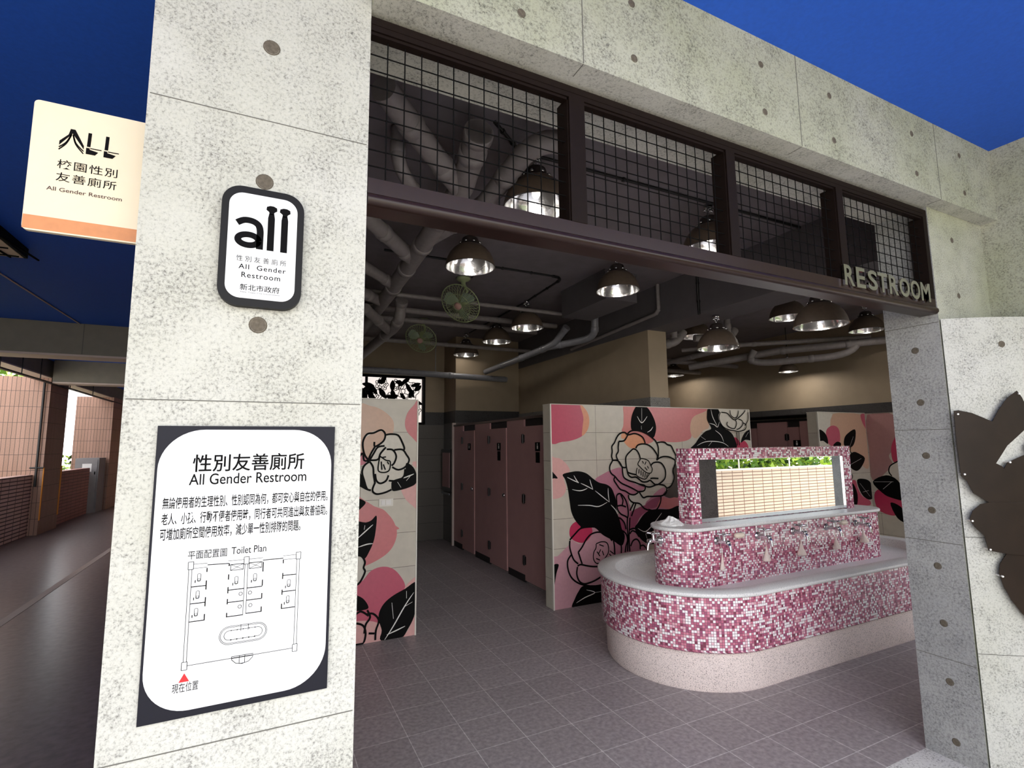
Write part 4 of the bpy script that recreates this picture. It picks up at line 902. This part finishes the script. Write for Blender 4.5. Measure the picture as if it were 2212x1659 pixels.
for cx, cz, R_ in ((2.2, 2.52, 0.17), (1.62, 2.42, 0.12), (1.9, 2.38, 0.1), (1.2, 2.5, 0.15), (0.85, 2.3, 0.13), (2.32, 2.2, 0.1), (1.75, 2.62, 0.1), (2.0, 2.62, 0.09), (1.4, 2.3, 0.11)):
    for j, rr in ((7, 1.0), (6, 0.66), (5, 0.36)):
        pts = [(cx+R_*rr*(1+0.12*math.cos(j*a_*2*PI/42))*math.cos(a_*2*PI/42), cz+R_*rr*(1+0.12*math.cos(j*a_*2*PI/42))*math.sin(a_*2*PI/42)) for a_ in range(43)]
        stroke(mb, pts, 0.012, P0)
    for a_ in range(7): stroke(mb, [(cx+R_*0.36*math.cos(a_*0.9), cz+R_*0.36*math.sin(a_*0.9)), (cx+R_*math.cos(a_*0.9+0.2), cz+R_*math.sin(a_*0.9+0.2))], 0.01, P0)
mb.build('flower_cutouts', 'black', t)

# ------------------------------------------------------------------ pendant lamps
def make_lamp(label):
    t = thing('pendant_lamp', (0, 0, 0), label, 'pendant lamp', 'industrial dome pendants')
    prof = [(0.207, 0.0), (0.207, 0.006), (0.203, 0.028), (0.192, 0.07), (0.172, 0.112), (0.143, 0.15), (0.108, 0.178), (0.08, 0.19)]
    mb = MB(); mb.lathe(prof, (0, 0, 0), 0, 40); mb.build('shade', 'lamp_brown', t)
    mb = MB(); mb.lathe([(r-0.004, z+0.0015) for r, z in prof]+[(0.0, 0.189)], (0, 0, 0), 0, 40); mb.lathe([(0.2095, 0.0), (0.2095, 0.004), (0.203, 0.004), (0.203, 0.0), (0.2095, 0.0)], (0, 0, 0), 0, 40); mb.build('reflector', 'reflector', t)
    mb = MB(); mb.lathe([(0.082, 0.186), (0.078, 0.20), (0.072, 0.212), (0.07, 0.232), (0.064, 0.250), (0.045, 0.264), (0.02, 0.268), (0.0, 0.268)], (0, 0, 0), 0, 28); mb.build('socket_cap', 'lamp_cap', t)
    for k in range(8):
        a = 2*PI*k/8; mb = MB(); mb.lathe([(0, 0), (0.011, 0.002), (0.013, 0.010), (0.011, 0.018), (0, 0.020)], (0.085*math.cos(a), 0.085*math.sin(a), 0.194), 0, 8); mb.build('vent_clip', 'chrome', t)
    mb = MB(); mb.tube([(0, 0, 0.266), (0, 0, 0.29)], 0.009, 0, 8); mb.tube([(0.02*math.cos(k*PI/6), 0, 0.305+0.018*math.sin(k*PI/6)) for k in range(13)], 0.004, 0, 6); mb.lathe([(0, 0.325), (0.03, 0.325), (0.034, 0.335), (0.034, 0.358), (0, 0.359)], (0, 0, 0), 0, 16)
    mb.lathe([(0, 0), (0.012, 0.003), (0.014, 0.012), (0.01, 0.02), (0, 0.022)], (0.03, 0.0, 0.305), 0, 8); mb.lathe([(0, 0), (0.012, 0.003), (0.014, 0.012), (0.01, 0.02), (0, 0.022)], (-0.03, 0.01, 0.300), 0, 8); mb.build('hanger', 'chrome', t)
    mb = MB(); mb.lathe([(0.0, 0.06), (0.016, 0.066), (0.026, 0.085), (0.026, 0.11), (0.018, 0.14), (0.016, 0.185), (0.0, 0.186)], (0, 0, 0), 0, 20); mb.build('bulb', 'bulb', t)
    ld = bpy.data.lights.new('lamp_light', 'POINT'); ld.energy = LAMP_W; ld.shadow_soft_size = 0.03; ld.color = (1.0, 0.93, 0.84)
    l = bpy.data.objects.new('lamp_light', ld); COL.objects.link(l); l.parent = t; l.location = (0, 0, 0.045)
    return t
LAMP_W = 1.1
LAMPS = [((1.47, 2.64, 3.061), 'dome pendant nearest the concrete column, its mouth seen through the first mesh bay'),
 ((1.485, 3.81, 3.061), 'dome pendant hanging just below the transom rail beside the branching drain pipe'),
 ((3.024, 3.84, 3.061), 'dome pendant in front of the boxed duct'),
 ((2.95, 5.59, 3.061), 'small dome pendant to the right of the near ceiling fan'),
 ((2.958, 6.54, 3.061), 'second dome pendant back along the toilet aisle, half hidden in the dark'),
 ((2.934, 7.71, 3.061), 'farthest small dome pendant over the toilet aisle'),
 ((3.014, 2.69, 3.061), 'dome pendant seen through the second mesh bay beside its mullion'),
 ((4.23, 3.755, 2.572), 'dome pendant hung low under the middle beam, above the left half of the mirror block'),
 ((4.21, 2.645, 2.572), 'largest looking dome pendant, hung low over the middle of the sink'),
 ((5.56, 3.872, 3.061), 'dome pendant partly hidden behind the large low one over the sink'),
 ((7.2, 3.91, 3.061), 'dome pendant next to the right concrete pillar'),
 ((5.36, 5.13, 3.061), 'dome pendant mostly hidden behind the one under the middle beam'),
 ((7.40, 7.71, 2.94), 'dome pendant deep in the right half, seen edge-on beside the beige wall end'),
 ((7.46, 5.264, 2.70), 'small distant dome pendant against the beige wall above the right cubicles')]
lp = make_lamp(LAMPS[0][1]); lp.location = LAMPS[0][0]
last = None
for p, lb in LAMPS[1:]:
    last2 = last; last = dup(lp, p, lb, scale=0.68 if p[0] == 7.46 else None)
for o in (last, last2):
    for c in o.children:
        if c.type == 'LIGHT': c.data = c.data.copy(); c.data.energy = 7.0
mb = MB(); mb.tube([(0, 0, 0.35), (0, 0, 0.72/0.68)], 0.007, 0, 8); cd = mb.build('drop_cord', 'conduit', None, (0, 0, 0)); cd.parent = last

# ------------------------------------------------------------------ pipes, conduits, duct, fans
def pipe(name, label, cat, runs, m='pipe', group=None, org=None):
    """runs: list of (partname, points, radius, collar positions 0..1, open end)"""
    t = thing(name, org or runs[0][1][0], label, cat, group)
    for pn, pts, r, collars, op in runs:
        mb = MB(); pts = [Vector(p) for p in pts]; mb.tube(pts, r, 0, 18)
        seg = [(pts[i+1]-pts[i]).length for i in range(len(pts)-1)]; tot = sum(seg)
        for c in collars:
            d = c*tot; i = 0
            while i < len(seg)-1 and d > seg[i]: d -= seg[i]; i += 1
            v = (pts[i+1]-pts[i]).normalized(); p = pts[i]+v*d; mb.tube([p-v*0.035, p-v*0.03, p+v*0.03, p+v*0.035], [r*1.02, r*1.12, r*1.12, r*1.02], 0, 18)
        if op:
            v = (pts[0]-pts[1]).normalized(); mb.tube([pts[0]-v*0.06, pts[0]-v*0.055, pts[0]-v*0.006, pts[0]], [r*1.02, r*1.14, r*1.14, r*1.08], 0, 18)
        mb.build(pn, m, t)
    return t
def arc(p0, pc, p1, n=6): return [tuple((1-t)**2*a+2*t*(1-t)*b+t*t*c for a, b, c in zip(p0, pc, p1)) for t in [k/n for k in range(n+1)]]
pipe('drain_pipe', 'thick branching grey drain pipe under the ceiling behind the left mesh bay', 'pipe', [
 ('main_run', [(0.955, 2.32, 3.24), (1.045, 2.81, 3.19), (1.085, 4.2, 3.17), (1.10, 5.2, 3.15), (1.12, 8.5, 3.11)], 0.072, [0.03, 0.16, 0.24, 0.33, 0.42], True),
 ('branch', [(0.42, 2.15, 3.20), (0.62, 2.38, 3.20), (1.03, 2.83, 3.19)], 0.062, [0.3, 0.75], False),
 ('branch', arc((1.45, 2.22, 3.22), (1.26, 2.12, 3.20), (1.235, 2.35, 3.20))+[(1.255, 2.95, 3.19), (1.20, 3.25, 3.19), (1.085, 3.64, 3.18)], 0.060, [0.35, 0.8], False),
 ('branch', [(0.30, 3.12, 3.20), (0.58, 3.5, 3.20), (1.06, 4.08, 3.17)], 0.060, [0.2, 0.6, 0.9], False),
 ('branch', [(0.30, 4.0, 3.18), (0.60, 4.32, 3.18), (1.06, 4.80, 3.16)], 0.050, [0.9], False),
 ('branch', [(0.30, 4.7, 3.16), (0.70, 5.05, 3.16), (1.08, 5.40, 3.14)], 0.055, [0.8], False)])
pipe('trap_pipe', 'elbowed drain pipe with an open upright end behind the column edge', 'pipe', [
 ('trap', [(1.34, 5.55, 3.22), (1.36, 5.70, 3.12)]+arc((1.36, 5.70, 3.10), (1.36, 5.85, 2.98), (1.33, 6.1, 2.98))+[(1.25, 7.2, 2.92), (1.2, 8.3, 2.88)], 0.062, [0.12, 0.3], True),
 ('branch', [(0.9, 5.3, 3.02), (1.33, 6.1, 2.98)], 0.055, [0.5], False)])
pipe('drain_elbow', 'short pale upright pipe elbow in the lower left corner of the first mesh bay', 'pipe', [
 ('elbow', [(0.62, 2.72, 3.40), (0.62, 2.72, 3.27)]+arc((0.62, 2.72, 3.25), (0.63, 2.73, 3.17), (0.72, 2.85, 3.16))+[(0.86, 3.05, 3.15)], 0.040, [0.2, 0.75], False)])
for k, (y, z, x0, x1, r, lb) in enumerate(((5.43, 3.25, 0.26, 3.7, 0.024, 'thin horizontal ceiling pipe just behind the near fan, the front one of three'), (6.12, 3.27, 0.26, 3.7, 0.036, 'middle one of three horizontal ceiling pipes crossing behind the near fan'), (6.71, 3.30, 0.26, 3.7, 0.036, 'rearmost of three horizontal ceiling pipes crossing behind the near fan'), (7.3, 3.12, 0.26, 3.9, 0.03, 'dim horizontal pipe deep in the dark ceiling above the aisle'))):
    pipe('supply_pipe', lb, 'pipe', [('run', [(x0, y, z), ((x0+x1)/2, y, z), (x1, y, z)], r, [0.3, 0.6], False)], group='horizontal ceiling pipes')
pipe('sewer_pipe', 'pale horizontal pipe above the window screen and the back beige wall', 'pipe', [('run', [(0.26, 7.72, 2.745), (2.0, 7.80, 2.735), (3.75, 7.90, 2.715)], 0.048, [0.45, 0.7], False), ('hanger_rod', [(2.45, 7.82, 2.78), (2.45, 7.82, 3.41)], 0.006, [], False)], 'pipe_light')
pipe('waste_pipe', 'bright sloping waste pipe with wye and trap running back along the beige dividing wall', 'pipe', [
 ('main_run', [(3.52, 5.55, 3.12), (3.49, 5.75, 2.985)]+arc((3.49, 5.78, 2.965), (3.48, 5.9, 2.93), (3.46, 6.1, 2.915))+[(3.42, 7.0, 2.87), (3.36, 7.9, 2.83)], 0.046, [0.02, 0.25, 0.5, 0.75], True),
 ('trap', [(3.47, 6.0, 2.925), (3.62, 5.55, 2.925)]+arc((3.66, 5.42, 2.93), (3.72, 5.2, 2.93), (3.70, 5.18, 3.05))+[(3.70, 5.17, 3.41)], 0.046, [0.2, 0.7], False)], 'pipe_light')
pipe('waste_pipe', 'pipe strung above the far right cubicles, the upper of two', 'pipe', [('run', [(5.9, 5.95, 3.05), (6.48, 5.40, 3.08), (7.2, 4.9, 3.1), (7.9, 4.25, 3.1)], 0.035, [0.4, 0.7], False)], group='pipes over the right cubicles')
pipe('waste_pipe', 'thick pipe with a sagging trap above the right cubicles by the pillar', 'pipe', [('run', [(6.3, 6.2, 2.84), (7.05, 5.1, 2.98), (7.85, 3.9, 3.0)], 0.055, [0.5, 0.8], False), ('trap', [(6.75, 5.3, 3.0)]+arc((6.72, 5.35, 2.9), (6.72, 5.4, 2.80), (6.95, 5.1, 2.80))+arc((7.35, 4.6, 2.82), (7.6, 4.3, 2.84), (7.6, 4.28, 3.0)), 0.05, [0.1, 0.6], False)], group='pipes over the right cubicles')
pipe('trap_pipe', 'grey elbow trap with open end beside the pendant under the middle beam', 'pipe', [('trap', [(5.72, 4.78, 3.12)]+arc((5.66, 4.78, 3.05), (5.58, 4.8, 2.98), (5.4, 4.86, 2.99))+[(5.15, 4.95, 2.99)], 0.05, [0.1, 0.6], True), ('upright', [(5.32, 4.55, 3.0), (5.32, 4.55, 3.41)], 0.04, [0.2], False)])
pipe('trap_pipe', 'grey elbow trap behind the beige end of the dividing wall', 'pipe', [('trap', [(4.98, 4.98, 3.08)]+arc((4.92, 5.0, 2.98), (4.85, 5.05, 2.88), (4.65, 5.1, 2.90))+[(4.5, 5.2, 2.90)], 0.055, [0.1, 0.5], True), ('upright', [(4.66, 4.82, 2.93), (4.66, 4.82, 3.41)], 0.04, [0.15], False)])
for p, lb in (([(5.2, 6.6, 3.0), (7.9, 6.6, 3.0)], 'dark pipe crossing deep in the right ceiling, nearer one'), ([(4.5, 7.5, 3.0), (7.9, 7.5, 3.0)], 'dark pipe crossing deep in the right ceiling, farther one'), ([(6.0, 4.97, 2.95), (6.0, 7.9, 2.9)], 'dark pipe running front to back in the right ceiling')):
    pipe('supply_pipe', lb, 'pipe', [('run', p, 0.04, [0.3, 0.6], False)], group='pipes in the right ceiling')
def conduit(label, pts, r=0.011):
    mb = MB(); mb.tube(pts, r, 0, 8)
    for i in range(len(pts)-1):
        a, b = Vector(pts[i]), Vector(pts[i+1])
        for f_ in (0.3, 0.7):
            p = a.lerp(b, f_); v = (b-a).normalized()*0.008; mb.tube([p-v, p+v], r*1.5, 0, 8)
    tag(mb.build('conduit', 'conduit', None, pts[0]), label, 'conduit', 'black ceiling conduits')
cz = 3.408
conduit('black conduit along the row of pendants seen through the mesh bays', [(1.10, 2.44, cz), (1.36, 2.64, cz), (4.03, 2.64, cz)])
conduit('black conduit between the two pendants below the transom rail', [(1.48, 3.83, cz), (2.2, 3.835, cz), (3.02, 3.84, cz)])
conduit('black conduit with a rounded corner leading to the pendant by the near fan', [(0.94, 4.6, cz), (1.9, 4.6, cz)]+arc((2.74, 4.6, cz), (2.9, 4.6, cz), (2.9, 4.76, cz))+[(2.95, 5.58, cz), (2.95, 7.6, cz)])
conduit('short black conduit running to the near ceiling fan', [(1.9, 4.61, cz), (1.97, 5.0, cz)])
conduit('black conduit dropping down the left face of the middle beam', [(3.05, 3.84, cz), (4.0, 3.79, cz), (4.028, 3.79, 3.40), (4.028, 3.79, 2.92)], 0.012)
pipe('downpipe', 'thin grey pipe with elbow down the beam side to the right of the duct', 'pipe', [('run', [(4.005, 4.36, 3.41), (4.005, 4.36, 3.16)]+arc((4.005, 4.36, 3.13), (4.005, 4.37, 3.08), (4.005, 4.45, 3.07))+[(4.0, 6.2, 2.97)], 0.022, [0.15, 0.4], False)])
t = thing('cable_trunking', (4.4, 2.6, 2.9), 'grey cable trunking along the underside edge of the middle beam', 'trunking')
mb = MB(); mb.box(4.46, 4.54, 1.66, 3.95, 2.945, 2.99); mb.build('channel', 'beam_paint', t); mb = MB()
for y in (1.9, 2.7, 3.5): mb.box(4.42, 4.54, y, y+0.03, 2.99, 3.0)
mb.build('bracket', 'beam_paint', t)
t = thing('duct_box', (3.35, 4.64, 3.1), 'grey boxed-in duct hanging below the ceiling behind a pendant', 'duct')
mb = MB(); mb.box(3.15, 3.56, 4.2, 5.07, 3.10, 3.42); mb.build('casing', 'beam_paint', t)
mb = MB(); mb.box(3.143, 3.567, 4.193, 5.077, 3.395, 3.42); mb.build('flange', 'beam_paint', t)
def make_fan(label):
    t = thing('ceiling_fan', (0, 0, 0), label, 'fan', 'caged ceiling fans')
    mb = MB(); mb.lathe([(0, 0.30), (0.075, 0.30), (0.08, 0.285), (0.06, 0.265), (0.025, 0.255), (0.022, 0.20), (0.0, 0.2)], (0, 0, 0), 0, 20); mb.tube([(0, 0, 0.24), (0.05, 0.02, 0.16), (0.03, 0.06, 0.10)], 0.018, 0, 10); mb.build('mount', 'fan_green', t)
    ax = Vector((-0.62, -0.45, -0.64)).normalized(); M = ax.to_track_quat('Z', 'Y').to_matrix()
    c0 = Vector((0.03, 0.05, 0.07))
    def tr_(mb): mb.v = [tuple(c0+M @ Vector(v)) for v in mb.v]; return mb
    mb = MB(); mb.lathe([(0, -0.06), (0.05, -0.055), (0.06, -0.02), (0.055, 0.05), (0.0, 0.06)], (0, 0, 0), 0, 18); tr_(mb).build('motor', 'fan_green', t)
    mb = MB()
    for k in range(36):
        a = 2*PI*k/36; p = [(r*math.cos(a), r*math.sin(a), z) for r, z in ((0.05, 0.165), (0.14, 0.16), (0.20, 0.14), (0.225, 0.10), (0.20, 0.05), (0.06, 0.03))]; mb.tube(p, 0.0022, 0, 4, False)
    for r, z in ((0.226, 0.10), (0.05, 0.166), (0.14, 0.161)): mb.tube([(r*math.cos(2*PI*k/32), r*math.sin(2*PI*k/32), z) for k in range(33)], 0.006 if r > 0.2 else 0.003, 0, 6, False)
    tr_(mb).build('cage', 'fan_green', t)
    for k in range(3):
        mb = MB(); a0 = 2*PI*k/3+0.4; rows = []
        for i, rr in enumerate((0.03, 0.07, 0.12, 0.165, 0.19)):
            wd = (0.25, 0.50, 0.52, 0.42, 0.2)[i]
            rows.append([(rr*math.cos(a0+wd*s_), rr*math.sin(a0+wd*s_), 0.10+0.022*s_) for s_ in (-1, -0.33, 0.33, 1)])
        mb.grid(rows, 0, False, True); tr_(mb).build('blade', 'fan_blade', t)
    mb = MB(); mb.lathe([(0.042, 0.15), (0.042, 0.17), (0.03, 0.178), (0, 0.18)], (0, 0, 0), 0, 18); tr_(mb).build('hub_badge', 'fan_hub', t)
    return t
f1 = make_fan('green caged ceiling fan below the nearer pendant, tilted toward the entrance'); f1.location = (1.90, 5.08, 3.12)
dup(f1, (2.02, 7.05, 3.12), 'smaller looking green caged ceiling fan farther back in the dark', rz=0.3)

# ------------------------------------------------------------------ left corridor things
for a, nm in ((12.655, 'left'), (13.61, 'right')):
    mb = MB(); mb.box(-3.722, -3.706, a, a+0.035, 0.27, 1.25); tag(mb.build('corner_guard', 'guard_orange', None, (-3.714, a, 0.27)), 'orange corner guard strip on the '+nm+' edge of the tiled column side', 'corner guard', 'orange corner guards')
t = thing('electric_cabinet', (-3.98, 16.4, 0), 'grey metal cabinet standing in front of the far tiled column', 'cabinet')
mb = MB(); mb.box(-4.2, -3.72, 16.35, 16.95, 0.0, 1.36); mb.build('body', 'cabinet_steel', t)
mb = MB(); mb.box(-4.17, -3.75, 16.335, 16.352, 0.08, 1.32); mb.build('door', 'cabinet_steel', t)
mb = MB(); mb.box(-4.05, -3.86, 16.330, 16.336, 1.02, 1.22); mb.build('notice_sheet', 'sign_white', t)
mb = MB(); mb.box(-3.80, -3.78, 16.325, 16.336, 0.95, 1.02); mb.build('handle', 'black', t)
t = thing('ceiling_luminaire', (-2.1, 5.2, 3.2), 'boxy dark-edged ceiling lamp with a wire guard at the far left', 'ceiling lamp')
mb = MB(); mb.box(-2.9, -1.86, 4.4, 5.53, 3.205, 3.289); mb.build('housing', 'black', t)
mb = MB(); mb.box(-2.87, -1.88, 4.43, 5.51, 3.20, 3.206); mb.build('diffuser', 'louvre_lamp', t)
mb = MB()
for k in range(6): x = -2.8+k*0.18; mb.tube([(x, 4.43, 3.193), (x+0.12, 5.5, 3.193)], 0.008, 0, 6)
for k in range(5): y = 4.6+k*0.2; mb.tube([(-2.86, y, 3.19), (-1.89, y+0.05, 3.19)], 0.006, 0, 6)
mb.build('wire_guard', 'wire', t)
mb = MB(); mb.tube([(-2.35, 3.0, 3.281), (-2.34, 6.4, 3.281), (-2.30, 8.63, 3.281)], 0.008, 0, 8); tag(mb.build('conduit', 'pale_paint_and_lit_edge', None, (-2.35, 3.0, 3.281)), 'thin pale conduit crossing the dark blue corridor ceiling', 'conduit')
t = thing('cable_tray', (-3.6, 12, 2.9), 'dark cable tray with drop rods hung along the corridor edge', 'cable tray')
mb = MB(); mb.box(-3.715, -3.655, 9.1, 20.3, 2.835, 2.86); mb.build('tray', 'conduit', t)
for y in (9.6, 10.4, 11.2, 12.0, 13.6, 15.2): mb = MB(); mb.tube([(-3.69, y, 2.86), (-3.69, y, 3.285)], 0.008, 0, 6); mb.build('drop_rod', 'conduit', t)
mb = MB(); mb.tube([(-3.80, 12.6, 2.9), (-3.80, 12.6, 0.9)], 0.02, 0, 8); mb.tube([(-3.9, 12.6, 1.25), (-3.7, 12.6, 1.25)], 0.015, 0, 8); tag(mb.build('downpipe', 'conduit', None, (-3.8, 12.6, 0.9)), 'thin dark downpipe on the front of the near tiled column', 'pipe')
# greenery and buildings outside
def bush(name, label, boxes, n, seed, size, cat='hedge'):
    rnd = random.Random(seed); mb = MB()
    for i in range(n):
        x0, x1, y0, y1, z0, z1 = boxes[i % len(boxes)]
        c = Vector((rnd.uniform(x0, x1), rnd.uniform(y0, y1), rnd.uniform(z0, z1))); d = Vector((rnd.gauss(0, 1), rnd.gauss(0, 1), rnd.gauss(0, 0.7))).normalized(); e = d.orthogonal().normalized(); s_ = size*rnd.uniform(0.6, 1.4)
        mb.face([c-d*s_, c+e*s_*0.45, c+d*s_, c-e*s_*0.45], rnd.choice((0, 0, 1, 1, 2)))
    return tag(mb.build(name, ['leaf_a', 'leaf_b', 'leaf_c'], None, (boxes[0][0], boxes[0][2], 0)), label, cat, kind='stuff')
bush('hedge', 'green hedge beyond the front parapet, seen in the mirror', [(2.4, 13, -3.0, -1.75, 0.6, 2.3)], 16000, 5, 0.075)
bush('hedge', 'green shrubs outside the corridor between the tiled columns', [(-6.4, -4.75, 9.0, 19.0, 0.0, 1.45)], 5000, 6, 0.08)
bush('hedge', 'green bush at the far left edge beyond the parapet', [(-9.0, -6.6, 16.0, 22.0, 0, 4.2)], 3000, 8, 0.14)
t = thing('handrail', (6, -1.53, 1.05), 'white handrail on posts above the front parapet, seen in the mirror', 'handrail')
mb = MB(); mb.tube([(2.3, -1.53, 1.28), (12, -1.53, 1.28)], 0.03, 0, 12); mb.build('rail', 'white', t)
for x in (2.6, 4.2, 5.8, 7.4, 9.0, 10.6): mb = MB(); mb.tube([(x, -1.53, 1.045), (x, -1.53, 1.28)], 0.015, 0, 8); mb.build('post', 'white', t)
t = thing('outside_building', (-13, 22, 0), 'red brick building with white windows far outside the left corridor', 'building')
mb = MB(); mb.box(-16, -11, 10, 40, 0, 9); mb.build('brick_wall', 'pink_brick', t)
for y in (14, 20, 25, 30, 35):
    for z in (1.9, 5.0): mb = MB(); mb.box(-11.02, -10.95, y, y+2.6, z, z+1.7); mb.build('window_unit', 'sign_white', t)
t = thing('outside_building', (2, 22, 0), 'pale building seen in slices through the window screen', 'building')
mb = MB(); mb.box(-2, 8, 16, 24, 0, 8.0); mb.build('plaster_wall', 'pale_paint_and_lit_edge', t)
mb = MB(); mb.box(-2, 8, 15.9, 16, 4.2, 4.6); mb.build('ledge', 'pink_brick', t)
